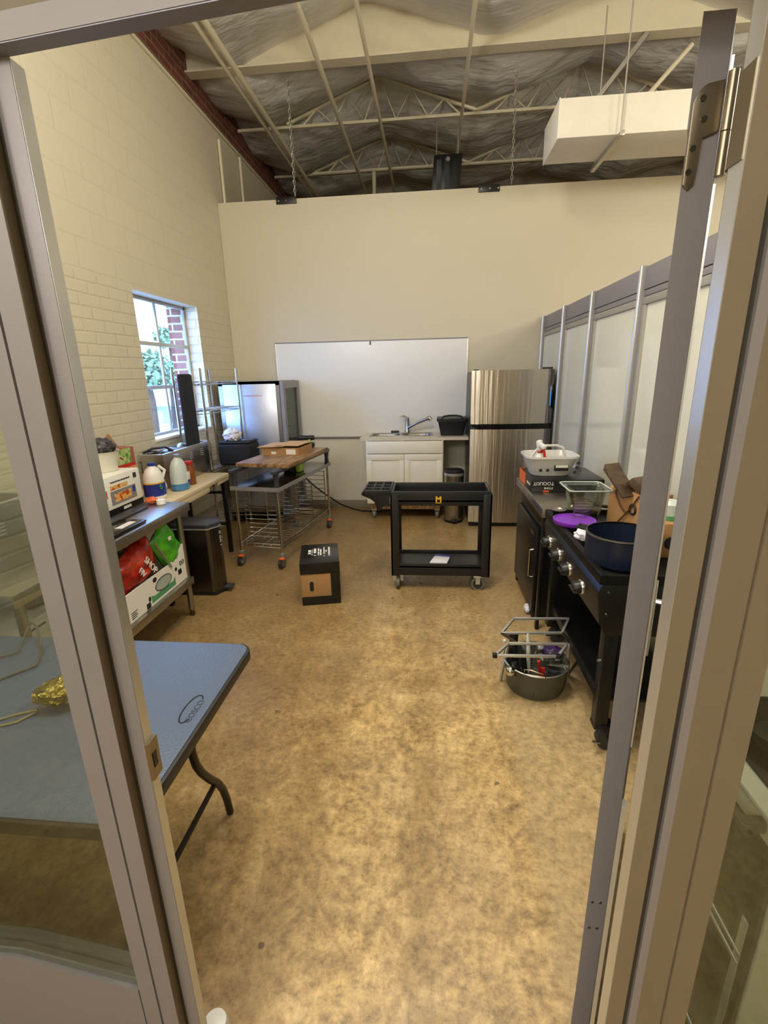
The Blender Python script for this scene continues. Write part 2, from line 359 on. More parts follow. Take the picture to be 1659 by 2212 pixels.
def text(name, body, size, loc, xdir, ydir, m, parent, world=True, depth=.001, align='CENTER', sx=1., bold=0.):
    cu = bpy.data.curves.new('lettering', 'FONT'); cu.body = body; cu.size = size; cu.extrude = depth; cu.offset = bold; cu.align_x = align; cu.align_y = 'CENTER'; cu.resolution_u = 3
    to = bpy.data.objects.new('lettering_source', cu); COL.objects.link(to)
    bpy.context.view_layer.update()
    me = bpy.data.meshes.new_from_object(to.evaluated_get(bpy.context.evaluated_depsgraph_get()))
    bpy.data.objects.remove(to); bpy.data.curves.remove(cu)
    x = Vector(xdir).normalized(); y = Vector(ydir); y = (y-x*y.dot(x)).normalized(); z = x.cross(y)
    mt = Matrix((x*sx, y, z)).transposed().to_4x4(); mt.translation = Vector(loc); me.transform(mt)
    if parent is not None and world: me.transform(wm(parent).inverted())
    me.materials.clear(); me.materials.append(M[m]); me.name = name
    o = bpy.data.objects.new(name, me); COL.objects.link(o)
    if parent is not None: o.parent = parent
    return o
def arc(c, r, a0, a1, n, f=lambda x, y: (x, y, 0)):
    return [f(c[0]+r*math.cos(a0+(a1-a0)*i/n), c[1]+r*math.sin(a0+(a1-a0)*i/n)) for i in range(n+1)]
def rrect(x0, x1, y0, y1, r, n=5):
    o = []
    for cx, cy, a in ((x1-r, y1-r, 0), (x0+r, y1-r, PI/2), (x0+r, y0+r, PI), (x1-r, y0+r, 1.5*PI)):
        o += [(cx+r*math.cos(a+PI/2*i/n), cy+r*math.sin(a+PI/2*i/n)) for i in range(n+1)]
    return o

# ================================================================ the setting
XL, YB, ZB = -2.448, 6.05, 3.615          # left wall face, back wall face, back wall top
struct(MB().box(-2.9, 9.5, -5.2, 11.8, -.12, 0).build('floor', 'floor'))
# left masonry wall with its window opening
WY0, WY1, WZ0, WZ1, ZL = 4.065, 5.20, 1.165, 2.41, 4.385
wl = MB()
for a in ((-5.2, WY0, 0, ZL), (WY1, 11.8, 0, ZL), (WY0, WY1, 0, WZ0), (WY0, WY1, WZ1, ZL)): wl.box(-2.62, XL, a[0], a[1], a[2], a[3])
bmesh.ops.remove_doubles(wl.bm, verts=wl.bm.verts[:], dist=1e-4)
wlo = struct(wl.build('wall_left', 'painted_brick', smooth=False)); M_ = wlo.data
M_.materials.append(M['reveal_brick'])
for f in M_.polygons:                      # the jambs of the opening face along y
    if abs(f.normal.y) > .9: f.material_index = 1
ob_ = MB()
for a in ((-5.2, WY0-.02, -.1, ZL), (WY1+.02, 11.8, -.1, ZL), (WY0-.02, WY1+.02, -.1, WZ0-.02), (WY0-.02, WY1+.02, WZ1+.02, ZL)): ob_.box(-2.80, -2.622, a[0], a[1], a[2], a[3])
oo = struct(ob_.build('wall_left_outer', 'red_brick', smooth=False)); oo.data.materials.append(M['red_brick_x'])
for f in oo.data.polygons:
    if abs(f.normal.y) > .9: f.material_index = 1
struct(MB().box(-2.80, -2.55, -5.2, 11.8, ZL+.001, 6.2).build('wall_left_upper', 'red_brick', smooth=False))
struct(MB().box(-2.56, XL+.02, -5.2, 11.8, ZL+.002, ZL+.03).build('trim_1', 'cream_steel'))
struct(MB().box(-2.445, 4.2, YB, YB+.12, 0, ZB).build('wall_back', 'paint', smooth=False))
struct(MB().box(-2.44, 1.27, YB-.014, YB-.001, 0, .10, .003).build('baseboard_back', mat('grey_rubber_base', '#8d8577', .5)))
struct(MB().box(-2.9, 9.5, 11.7, 11.9, 0, 6.2).build('wall_far', 'dark_wall'))
struct(MB().box(9.3, 9.5, -5.2, 11.8, 0, 6.2).build('wall_hall', 'paint'))
struct(MB().box(-2.9, 9.5, -5.3, -5.1, 0, 6.2).build('wall_behind', 'paint'))
# quilted vinyl-faced insulation draped over the roof frames
FR = [-5.2, -3.3, -1.4, .45, 2.3, 4.1, 5.87, 7.12, 8.65, 10.2, 11.8]
def ceil_z(x, y):
    pk = lambda c, wd, h: h*max(0, 1-abs(x-c)/wd)**.85
    base = 4.765 + pk(-.65, 1.35, .46) + pk(1.75, 1.25, .42) + pk(4.2, 1.2, .42) + pk(6.7, 1.2, .42) + max(0, -(x+2.05))*.35
    for a, b in zip(FR, FR[1:]):
        if a <= y <= b:
            t = (y-a)/(b-a); sag = .21*(1-(2*t-1)**2)
            break
    else: sag = 0
    wr = .05*noise.noise(Vector((x*1.3, y*2.2, 1.)))+.025*noise.noise(Vector((x*4+y*2.5, y*5-x*3, 3.)))
    return base - sag*(.45+.55*min(1, (base-4.765)/.3)) + wr*min(1, sag*6+.25)
cl = MB().surf(lambda u, v: Vector((-2.62+12.1*u, -5.2+17*v, ceil_z(-2.62+12.1*u, -5.2+17*v))), 150, 210)
struct(cl.build('ceiling', 'insul', angle=80))
struct(MB().box(-2.9, 9.5, -5.3, 11.9, 6.2, 6.3).build('ceiling_deck', 'dark_wall'))

# window: steel sash, six panes, sill
win = thing('window_1', 'white-lit steel sash window in the left brick wall', 'window', (-2.6, 4.63, WZ0)); win['kind'] = 'structure'
f = MB(); xs = (-2.615, -2.585)
for y0, y1, z0, z1 in ((WY0, WY0+.035, WZ0, WZ1), (WY1-.035, WY1, WZ0, WZ1), (WY0, WY1, WZ0, WZ0+.035), (WY0, WY1, WZ1-.03, WZ1)): f.box(xs[0], xs[1], y0, y1, z0, z1, .004)
f.build('window_frame', mat('pale_sash_paint', '#b9b4ac', .5), win)
for k, zz in enumerate((2.012, 1.62)): MB().box(-2.612, -2.588, WY0+.03, WY1-.03, zz-.018, zz+.018, .003).build('transom_bar', 'alu_light', win)
MB().box(-2.61, -2.59, 4.62, 4.645, WZ0+.03, WZ1-.03, .003).build('mullion_bar', 'alu_light', win)
for y0, y1 in ((WY0+.035, 4.62), (4.645, WY1-.035)):
    for z0, z1 in ((WZ0+.035, 1.602), (1.638, 1.994), (2.03, WZ1-.03)):
        MB().box(-2.602, -2.598, y0, y1, z0, z1).build('window_pane', 'wglass', win)
MB().box(-2.60, XL+.012, WY0+.002, WY1-.002, WZ0-.012, WZ0+.012, .004).build('window_sill', 'white_lam', win)

# what stands outside the window
struct(MB().box(-40, -2.82, -10, 60, -.5, -.1).build('ground', 'ground'))
def tree(x, y, h, rad, label, seed):
    t = thing('tree', label, 'tree', (x, y, -.1), group='trees outside the window')
    MB().tube([(x, y, -.1), (x+.05, y, h*.4), (x-.05, y+.1, h*.75)], [.13, .10, .04]).build('trunk', 'bark', t)
    rnd = random.Random(seed); cm = bmesh.new()
    for i in range(1500):
        d = Vector((rnd.gauss(0, 1), rnd.gauss(0, 1), rnd.gauss(0, 1))).normalized()
        blob = Vector(((i % 7)-3, ((i*3) % 5)-2, ((i*5) % 4)-1.5))*rad*.22
        p = Vector((x, y, h*.72))+blob+d*rad*(.25+.3*rnd.random())
        a = Vector((rnd.gauss(0, 1), rnd.gauss(0, 1), rnd.gauss(0, 1))).normalized(); b = a.cross(d).normalized(); s = .07+.06*rnd.random()
        cm.faces.new([cm.verts.new(p+a*s), cm.verts.new(p+b*s*.6), cm.verts.new(p-a*s), cm.verts.new(p-b*s*.6)])
    mb = MB(); mb.bm.free(); mb.bm = cm
    mb.build('foliage', 'leaf', t)
tree(-8.0, 13.35, 2.70, .58, 'leafy tree outside, seen through the left middle window pane', 3)
tree(-8.0, 14.55, 2.60, .36, 'small leafy tree outside, seen through the right middle window pane', 5)
tree(-8.6, 15.95, 4.15, .36, 'slender tree outside, its crown beside the brick jamb in the upper right pane', 9)
sh = thing('shed', 'low grey-sided shed outside, seen through the lowest window panes', 'shed', (-11.4, 20, -.1))
MB().box(-12.4, -10.9, 18.9, 22.2, -.1, .62).build('shed_wall', 'grey_siding', sh); MB().box(-12.6, -10.7, 18.7, 22.4, .62, .75).build('shed_roof', 'white_card', sh)
MB().box(-10.9, -10.87, 19.5, 20.1, -.1, .4).build('shed_door', 'red_brick', sh)

# ---------------------------------------------------------------- entrance partition: frame that the camera looks through
def fr(x, dy=0.): return .629-.11*max(x, -1.02)+dy           # the partition line in plan
wf = thing('wall_front', 'aluminium glazed entrance partition around the open doorway', 'partition', (-.7, .82, 0)); wf['kind'] = 'structure'
def post(name, pts, z0, z1, m): return MB().prism(pts, z0, z1, 2).build(name, m, wf, smooth=False)  # frame and door coordinates in this section were scaled down about the camera
ZT = 2.16
# left post, from the glazing side to the doorway
post('left_post', [(-0.6774, 0.7038), (-0.6341, 0.6987), (-0.6332, 0.7038), (-0.6299, 0.7038), (-0.6290, 0.6983), (-0.5865, 0.6936), (-0.5865, 0.7480), (-0.6774, 0.7565)], 0, ZT, 'alu')
post('left_post_return', [(-0.5865, 0.6936), (-0.5861, 0.6936), (-0.5865, 0.7157), (-0.5882, 0.7157)], 0, 2.1285, 'tan')
post('left_gasket', [(-0.5882, 0.7157), (-0.5780, 0.7157), (-0.5780, 0.7438), (-0.5882, 0.7480)], 0, 2.12, 'alu_dark')
post('left_jamb', [(-0.5780, 0.7140), (-0.5487, 0.7131), (-0.5487, 0.7165), (-0.5780, 0.7522)], 0, 2.1064, 'alu')
post('left_jamb_edge', [(-0.5487, 0.7140), (-0.5478, 0.7140), (-0.5504, 0.7412), (-0.5695, 0.7522), (-0.5780, 0.7522)], 0, 2.1064, 'alu_light')
# right post and jamb
post('right_jamb_edge', [(0.3136, 0.5950), (0.3149, 0.5950), (0.3149, 0.6213), (0.3136, 0.6213)], 0, ZT, 'alu_light')
post('right_jamb', [(0.3149, 0.5941), (0.3400, 0.5907), (0.3400, 0.6290), (0.3149, 0.6248)], 0, ZT, 'tan')
post('right_gasket', [(0.3400, 0.5967), (0.3485, 0.5958), (0.3485, 0.6375), (0.3400, 0.6375)], 0, ZT, 'alu_dark')
post('right_post', [(0.3485, 0.5899), (0.3601, 0.5882), (0.3601, 0.6375), (0.3485, 0.6375)], 0, ZT, 'alu')
post('right_post_face', [(0.3601, 0.5882), (0.3978, 0.5856), (0.3986, 0.5890), (0.4012, 0.5890), (0.4020, 0.5852), (0.4352, 0.5814), (0.4352, 0.6375), (0.3601, 0.6375)], 0, ZT, 'tan')
# header over the doorway, in two steps
def along(name, x0, x1, z0, z1, d0, d1, m):
    xs_ = [x0]+([-1.02] if x0 < -1.02 < x1 else [])+[x1]
    return MB().prism([(x, fr(x, d0)) for x in xs_]+[(x, fr(x, d1)) for x in xs_[::-1]], z0, z1, 2).build(name, m, wf, smooth=False)
along('header', -.612, .357, 2.108, 2.137, 0, .026, 'alu')
along('header_soffit', -.586, .357, 2.1065, 2.108, .001, .025, mat('blue_grey_frame', '#8d8f9a', .4, .5))
along('header_upper', -2.4, 1.25, 2.138, 2.27, .025, .075, mat('dark_bronze_header', '#6d6350', .5, .3))
along('bottom_rail', -2.4, -.68, 0, .318, 0, .068, 'alu'); along('bottom_bead', -2.4, -.68, .319, .329, .017, .03, 'alu_light'); along('bottom_bead', -2.4, -.68, .319, .329, .045, .06, 'alu_light')
along('bottom_rail', .4355, 1.25, 0, .20, 0, .06, 'alu')
along('partition_pane', -2.4, -.679, .33, 2.12, .003, .009, 'glass'); along('partition_pane', .4355, 1.25, .201, 2.12, .030, .036, 'glass')
# strike plate on the left jamb
MB().prism([(-0.5478, 0.7106), (-0.5406, 0.7123), (-0.5419, 0.7429), (-0.5504, 0.7429)], .935, 1.02, 2).build('strike_plate', 'tube_brass', wf)
MB().prism([(-0.5404, 0.7191), (-0.5396, 0.7191), (-0.5408, 0.7327), (-0.5416, 0.7327)], .961, .993, 2).build('latch_hole', 'black_ink', wf)

# the door leaf, swung wide into the room
ang = math.radians(26.1); dd = Vector((math.sin(ang), math.cos(ang), 0)); dn = Vector((-dd.y, dd.x, 0))
door = thing('door_1', 'open aluminium and glass door leaf seen edge-on at the right', 'door', (.349, .7225, 0)); door['kind'] = 'structure'
R0 = Vector((.3490, .7225, 0)); TH = .040; LEN = .86
def leaf(a, b, z0, z1, i0=0., i1=TH, bev=.002):
    mt = Matrix((dd, -dn, Vector((0, 0, 1)))).transposed().to_4x4(); mt.translation = R0
    return MB().box(a, b, -i1, -i0, z0, z1, bev, mtx=mt)
# the hinge edge faces straight back to the doorway
MB().prism([(.3115, .7225), (.3480, .7225), (.3480+dd.x*.08, .7225+dd.y*.08), (.3115+dd.x*.08, .7225+dd.y*.08)], .012, 2.092, 2).build('hinge_stile', 'alu', door)
leaf(LEN-.08, LEN, .012, 2.092).build('lock_stile', 'alu', door)
leaf(.08, LEN-.08, 2.01, 2.092).build('top_rail', 'alu', door); leaf(.08, LEN-.08, .012, .22).build('bottom_rail', 'alu', door)
leaf(.08, LEN-.08, .22, 2.01, .016, .024, 0).build('door_pane', 'glass', door)
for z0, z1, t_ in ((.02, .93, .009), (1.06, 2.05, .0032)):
    leaf(.004, .020, z0, z1, -t_, -.0005, 0).build('edge_glint', 'alu_light', door)  # bright strips stand in for the floor's reflection along the door face
h = R0+dd*(LEN-.05)+Vector((0, 0, .985))
MB().tube([h+dn*.002, h-dn*.045], .010).build('handle_spindle', 'chrome', door)
MB().bar(h-dn*.045, h-dn*.045-dd*.11+Vector((0, 0, .004)), .018, .030, .006).build('lever', 'white_plastic', door)
leaf(LEN-.075, LEN-.025, .80, 1.05, -.008, -.001, .004).build('lock_plate', 'alu_light', door)
for zc in (.62, .69):
    for xx in (.321, .336): MB().cyl((xx, .7228, zc), (xx, .7213, zc), .003, 10).build('screw', 'chrome', door)
# hinge: leaf plate on the door edge, knuckles, plate on the jamb
y_ = .7213
hp = [(.3118, 1.9168), (.3179, 1.911), (.3247, 1.9168), (.3264, 1.934), (.3277, 1.966), (.3426, 1.971), (.3451, 1.974), (.3451, 2.024), (.3256, 2.021), (.3171, 2.0145), (.312, 2.002)]
MB().prism(hp, y_-.0026, y_, 1, .0007).build('hinge_leaf', 'tube_brass', door)
for x, z in ((.3222, 2.006), (.3264, 1.985), (.3179, 1.955), (.3162, 1.930)):
    MB().cyl((x, y_-.0024, z), (x, y_-.0036, z), .0036, 14).build('hinge_screw', 'steel_dark', door)
for z0, z1 in ((1.923, 1.9686), (1.970, 2.030)):
    MB().cyl((.3515, .7157, z0), (.3515, .7157, z1), .0056, 18).build('hinge_knuckle', 'tube_brass', door)
MB().prism([(.3122, .597), (.3136, .597), (.3136, .6245), (.3122, .6245)], 1.90, 1.985, 2).build('jamb_hinge_leaf', 'tube_brass', wf)

# ---------------------------------------------------------------- glazed partition on the right
XP = 1.285
wr = thing('wall_right', 'aluminium framed partition of pale panels along the right', 'partition', (XP, 4, 0)); wr['kind'] = 'structure'
PY = [6.02, 5.124, 4.268, 3.335, 2.42, 1.5, .72]
for y in PY:
    MB().box(XP-.012, XP+.05, y-.03, y+.03, 0, 2.285, .004).build('partition_post', 'alu', wr)
    MB().cyl((XP-.014, y-.012, 0), (XP-.014, y-.012, 2.284), .013, 12).build('post_bead', 'alu_light', wr)
for y1, y0 in zip(PY, PY[1:]):
    a, b = y0+.03, y1-.03
    MB().box(XP+.004, XP+.045, a, b, 2.15, 2.278, .002).build('header_panel', 'alu', wr)
    MB().box(XP+.008, XP+.045, a, b, 2.112, 2.146, .002).build('head_rail', 'alu', wr)
    MB().box(XP+.006, XP+.045, a, b, 2.065, 2.108, .002).build('sash_rail', mat('pale_sash', '#aaa79a', .45, .4) if 'pale_sash' not in bpy.data.materials else bpy.data.materials['pale_sash'], wr)
    sa = bpy.data.materials['pale_sash']
    MB().box(XP+.006, XP+.045, a, a+.045, .1, 2.064, .002).build('sash_stile', sa, wr); MB().box(XP+.006, XP+.045, b-.045, b, .1, 2.064, .002).build('sash_stile', sa, wr)
    MB().box(XP+.006, XP+.045, a, b, 0, .099, .002).build('partition_base', 'alu', wr)
    MB().box(XP+.02, XP+.032, a+.046, b-.046, .1, 2.064).build('partition_panel', 'panel', wr)
tb = thing('wall_tablet', 'small black tablet with a lit blue screen on the partition beyond the refrigerator', 'tablet', (XP, 5.31, 1.43))
MB().box(XP-.045, XP-.016, 5.22, 5.40, 1.31, 1.55, .006).build('casing', 'black_gloss', tb)
MB().box(XP-.0465, XP-.0455, 5.235, 5.385, 1.335, 1.525).build('screen', 'screen', tb)

# ---------------------------------------------------------------- roof steel
bm1 = thing('roof_beam', 'cream painted steel beam with a flat lower flange, nearest below the ceiling', 'beam', (0, 5.87, 4.75))
MB().box(-2.56, 9.2, 5.80, 5.94, 4.735, 4.752).build('flange', 'cream_steel', bm1); MB().box(-2.56, 9.2, 5.865, 5.875, 4.752, 5.6).build('web', 'cream_steel', bm1)
for yy_, lab in ((7.12, 'open web roof truss beyond the cream beam, with zigzag bars at its peak'), (8.65, 'farthest open web roof truss, dim, above the dark end of the hall')):
    t = thing('roof_truss', lab, 'truss', (0, yy_, 4.75), group=None)
    MB().box(-2.5, 9.2, yy_-.02, yy_+.02, 4.735, 4.765).build('bottom_chord', 'cream_steel', t)
    z = MB()
    for c in (-.65, 1.75):
        top = lambda x: 4.74+.46*max(0, 1-abs(x-c)/1.35)
        xs_ = [c-1.0+.2*i for i in range(11)]
        z.tube([(x, yy_, 4.755 if i % 2 == 0 else top(x)) for i, x in enumerate(xs_)], .012, 6)
        z.tube([(c-1.2, yy_, top(c-1.2)), (c, yy_, top(c)), (c+1.2, yy_, top(c+1.2))], .022, 6)
    z.build('web_bars', 'cream_steel', t)
for x, r, lab in ((-2.02, .022, 'leftmost cream pipe hung below the ceiling, nearer the brick'), (-1.93, .03, 'thicker cream pipe beside the leftmost ceiling pipe'), (-1.10, .024, 'cream pipe below the ceiling left of the roof peak'), (-.62, .02, 'cream pipe below the ceiling along the roof peak'), (.35, .02, 'thin cream pipe below the ceiling right of the roof peak')):
    one('ceiling_pipe', MB().tube([(x, 2.0, 4.61), (x, 9.9, 4.61)], r, 10), 'cream_steel', lab, 'pipe', 'pipes under the ceiling')
one('roof_brace', MB().tube([(2.5, 5.95, 4.68), (1.95, 6.0, 4.1)], .022, 8), 'cream_steel', 'cream diagonal brace beside the door top, behind the air duct', 'brace')
one('slotted_strut', MB().bar((2.02, 5.80, 4.72), (1.62, 5.90, 4.25), .04, .04), 'galv', 'slotted metal strut slanting down from the cream beam to the duct', 'strut')
one('conduit_run', MB().tube([(-1.84, 8.45, 4.70), (.2, 8.45, 4.70), (2.2, 8.45, 4.70)], .018, 8), 'cream_steel', 'thin horizontal conduit under the farthest truss', 'conduit')
one('riser_pipe', MB().tube([(-.89, 8.5, 4.69), (-.89, 8.5, 0)], .03, 8), 'cream_steel', 'upright pipe rising behind the back wall below the roof peak', 'pipe')
for yy_, z0, lab in ((6.22, 4.3, 'left of two upright conduits on the painted wall beyond the back wall'), (6.86, 4.36, 'right of two upright conduits on the painted wall beyond the back wall')):
    one('wall_conduit', MB().tube([(-2.425, yy_, 3.2), (-2.425, yy_, z0)], .018, 8), 'cream_steel', lab, 'conduit', 'conduits beyond the back wall')
def chain(x, y, z0, z1, lab):
    mb = MB(); z = z0; k = 0
    while z < z1:
        p = [(x+(.012*math.cos(a) if k % 2 else 0), y+(0 if k % 2 else .012*math.cos(a)), z+.022+.026*math.sin(a)) for a in [2*PI*i/10 for i in range(10)]]
        mb.tube(p, .004, 5, True); z += .042; k += 1
    mb.build('hanging_chain', 'galv'); o = bpy.data.objects[COL.objects[-1].name]; tag(o, lab, 'chain', 'chains holding the back wall')
chain(-1.545, 6.10, ZB+.03, 4.70, 'hanging chain above the left black bracket on the back wall')
chain(.865, 6.10, ZB+.03, 4.62, 'hanging chain near the right black bracket on the back wall')
for x0, x1, lab in ((-1.755, -1.52, 'left black bolted bracket on top of the back wall'), (.507, .735, 'right black bolted bracket on top of the back wall')):
    b = thing('wall_bracket', lab, 'bracket', ((x0+x1)/2, YB, ZB), group='black brackets on the back wall')
    MB().box(x0, x1, YB-.012, YB+.14, ZB-.05, ZB+.02, .004).build('bracket_plate', 'black_metal', b)
    for k in range(3): MB().cyl((x0+.03+.09*k, YB-.0125, ZB-.02), (x0+.03+.09*k, YB-.02, ZB-.02), .008, 10).build('bolt', 'chrome', b)
# air duct with hangers
du = thing('air_duct', 'large white rectangular air duct hanging over the back right corner', 'duct', (2.5, 4.85, 3.46))
MB().box(1.0, 5.2, 4.60, 5.11, 3.463, 3.73, .004).build('duct_body', mat('white_duct', '#ddd6c4', .45), du)
MB().box(.993, 1.0, 4.595, 5.115, 3.458, 3.735, .002).build('duct_end_flange', 'white_card', du)
ds = thing('duct_hanger', 'slotted strut and threaded rods carrying the white duct', 'hanger', (1.47, 4.8, 3.45))
MB().box(1.45, 1.485, 4.52, 5.25, 3.425, 3.46, .003).build('strut', 'galv', ds)
MB().tube([(1.466, 4.56, 3.42), (1.466, 4.56, 4.62)], .006, 6).build('rod', 'galv', ds); MB().tube([(1.466, 5.2, 3.42), (1.466, 5.2, 4.62)], .006, 6).build('rod', 'galv', ds)
ht = thing('unit_heater', 'black box heater hanging in the dark beyond the back wall', 'heater', (.19, 7.1, 4.1))
MB().prism([(.03, 4.30), (.38, 4.30), (.35, 3.86), (-.01, 3.86)], 7.0, 7.35, 1, .006).build('heater_body', 'black_metal', ht)
for i in range(3): MB().box(.06+.1*i, .12+.1*i, 6.985, 6.998, 3.90, 4.24).build('louver', 'black_gloss', ht)
MB().ball((.20, 6.99, 4.24), .03, 2).build('indicator', 'alu', ht)
for x in (.06, .33): MB().tube([(x, 7.15, 4.3), (x, 7.15, 4.8)], .006, 6).build('hanger_rod', 'galv', ht)

# ================================================================ back wall things
wb = thing('whiteboard', 'wide whiteboard in a thin frame on the back wall behind the sink', 'whiteboard', (-.73, YB, 1.5))
MB().box(-1.895, .428, YB-.012, YB-.002, .935, 2.075).build('board_face', 'white_board', wb)
for a in ((-1.905, .438, 2.072, 2.085), (-1.905, .438, .922, .937)): MB().box(a[0], a[1], YB-.018, YB-.002, a[2], a[3], .003).build('board_frame', 'alu', wb)
for a in ((-1.905, -1.893), (.426, .438)): MB().box(a[0], a[1], YB-.018, YB-.002, .935, 2.074, .003).build('board_frame', 'alu_light', wb)
MB().box(-1.72, -.6, YB-.045, YB-.018, .922, .934, .003).build('pen_tray', 'alu', wb)
MB().box(-.735, -.722, YB-.024, YB-.012, 2.03, 2.075, .002).build('clip', 'charcoal', wb)
pl = MB().box(-1.9, .42, YB-.006, YB-.002, .10, .915)
one('wall_sheet', pl, mat('white_wall_sheet', '#e2dccb', .5), 'plain white wall sheet under the whiteboard, down to the baseboard', 'panel')
one('extension_cord', MB().tube([(-1.44, 5.32, .55), (-1.36, 5.34, .46), (-1.23, 5.4, .33), (-1.10, 5.6, .16), (-.98, 5.78, .05), (-.86, 5.82, .012), (-.62, 5.80, .012)], .009, 6), 'black_cloth', 'black power cord trailing from the prep cart to the sink cabinet', 'cord')

# sink cabinet on casters
sk = thing('sink_cabinet', 'white two-door sink cabinet on casters against the back wall', 'cabinet', (-.31, 5.75, 0))
MB().box(-.755, .145, 5.515, 6.0, .19, .785, .002).box(-.755, -.737, 5.515, 6.0, .786, .944).box(.127, .145, 5.515, 6.0, .786, .944).build('carcass', 'white_lam', sk)
MB().box(-.745, .135, 5.498, 5.515, .80, .942, .003).build('false_front', 'white_lam', sk)
for a, b in ((-.745, -.308), (-.302, .135)):
    d = MB().box(a, b, 5.505, 5.515, .20, .792, .002)
    for r in ((a, b, .20, .27), (a, b, .722, .792), (a, a+.06, .27, .722), (b-.06, b, .27, .722)): d.box(r[0], r[1], 5.494, 5.505, r[2], r[3], .002)
    d.build('cabinet_door', 'white_lam', sk)
MB().box(-.72, .115, 5.53, 5.98, .12, .19, .003).build('plinth', 'butcher', sk)
for x in (-.68, .08):
    for y in (5.56, 5.92):
        cs = MB().box(x-.03, x+.03, y-.03, y+.03, .105, .12).bar((x-.022, y, .11), (x-.022, y+.02, .05), .004, .04).bar((x+.022, y, .11), (x+.022, y+.02, .05), .004, .04).build('caster', 'galv', sk)
        MB().cyl((x-.015, y+.02, .05), (x+.015, y+.02, .05), .05, 20).build('caster_wheel', 'rubber', cs)
ct = MB()
for a in ((-.82, -.73, 5.53, 6.03), (.02, .428, 5.53, 6.03), (-.73, .02, 5.53, 5.68), (-.73, .02, 5.95, 6.03)): ct.box(a[0], a[1], a[2], a[3], .945, .978)
bmesh.ops.remove_doubles(ct.bm, verts=ct.bm.verts[:], dist=1e-4)
ct.build('countertop', 'counter', sk, smooth=False)
one_ = thing('kitchen_sink', 'double-bowl stainless sink set in the pale counter', 'sink', (-.35, 5.8, .978))
rim = MB()
for x0, x1 in ((-.725, -.365), (-.345, .015)):
    L_ = [(x0+.01, x1-.01, 5.69, 5.94, .983), (x0+.02, x1-.02, 5.70, 5.93, .975), (x0+.035, x1-.035, 5.72, 5.91, .80)]
    prev = None
    for a in L_:
        ring = [rim.bm.verts.new((u, v, a[4])) for u, v in rrect(a[0], a[1], a[2], a[3], .07, 6)]
        if prev:
            for i in range(len(ring)): rim.bm.faces.new((prev[i], prev[(i+1) % len(ring)], ring[(i+1) % len(ring)], ring[i]))
        prev = ring
    rim.bm.faces.new(prev)
rim.build('bowls', 'steel', one_)
rr_ = MB()
for a in ((-.735, -.715, 5.675, 5.955), (-.37, -.34, 5.69, 5.94), (.005, .025, 5.675, 5.955), (-.715, .005, 5.675, 5.695), (-.715, .005, 5.935, 5.955)): rr_.box(a[0], a[1], a[2], a[3], .979, .985, .002)
rr_.build('rim', 'steel', one_)
fa = thing('faucet', 'brushed pull-out faucet leaning to the right over the sink', 'faucet', (-.29, 5.965, .985))
MB().lathe([(.034, 0), (.034, .02), (.027, .03), (.027, .15), (.024, .185), (.0, .19)], (-.29, 5.965, .985), 20).build('body', 'steel_rough', fa)
MB().tube([(-.285, 5.955, 1.04), (-.15, 5.90, 1.115), (-.03, 5.86, 1.165)], [.017, .016, .02], 12).build('spout', 'steel_rough', fa)
MB().tube([(-.045, 5.862, 1.16), (-.015, 5.855, 1.17), (.005, 5.85, 1.15)], [.024, .027, .024], 12).build('spray_head', 'steel_rough', fa)
MB().tube([(-.29, 5.965, 1.165), (-.33, 5.96, 1.19), (-.39, 5.95, 1.185)], [.012, .011, .008], 8).build('lever', 'steel_rough', fa)
one('scrub_sponge', MB().box(-.49, -.39, 5.94, 5.99, .979, 1.01, .006), 'black_plastic', 'small black scrub block behind the left sink bowl', 'sponge')
tu = thing('storage_tub', 'black plastic tub with lid standing on the counter beside the refrigerator', 'tub', (.25, 5.78, .978))
tb_ = MB(); prev = None
for x0, x1, y0, y1, z in ((.12, .38, 5.66, 5.88, .979), (.085, .412, 5.63, 5.91, 1.14), (.072, .425, 5.62, 5.92, 1.145), (.072, .425, 5.62, 5.92, 1.165)):
    ring = [tb_.bm.verts.new((u, v, z)) for u, v in rrect(x0, x1, y0, y1, .035, 5)]
    if prev:
        for i in range(len(ring)): tb_.bm.faces.new((prev[i], prev[(i+1) % len(ring)], ring[(i+1) % len(ring)], ring[i]))
    else: tb_.bm.faces.new(ring[::-1])
    prev = ring
tb_.build('tub_body', 'black_plastic', tu)
MB().box(.075, .422, 5.622, 5.918, 1.160, 1.182, .008).build('tub_lid', 'black_plastic', tu)
MB().tube([(.12, 5.63, 1.175), (.15, 5.63, 1.205), (.21, 5.64, 1.213), (.29, 5.64, 1.213), (.345, 5.63, 1.205), (.37, 5.63, 1.175)], .010, 8).build('tub_handle', 'black_plastic', tu)

# small step bin between sink cabinet and refrigerator
b2 = thing('step_bin', 'small oval stainless step bin between the sink cabinet and refrigerator', 'trash can', (.272, 5.46, 0))
MB().lathe([(.105, .02), (.108, .03), (.112, .56)], (.272, 5.46, 0), 32, 1.0, .92).build('bin_body', 'steel', b2)
MB().lathe([(.111, .0), (.111, .028)], (.272, 5.46, 0), 32, 1, .92).build('bin_base', 'black_plastic', b2)
MB().lathe([(.114, .0), (.116, .03)], (.272, 5.46, .555), 32, 1, .92).build('bin_rim', 'alu_light', b2)
MB().lathe([(.114, 0), (.112, .02), (.095, .036), (0, .042)], (.272, 5.46, .585), 32, 1, .92).build('bin_lid', 'black_plastic', b2)
MB().box(.235, .31, 5.315, 5.38, .02, .045, .008).build('pedal', 'black_plastic', b2)

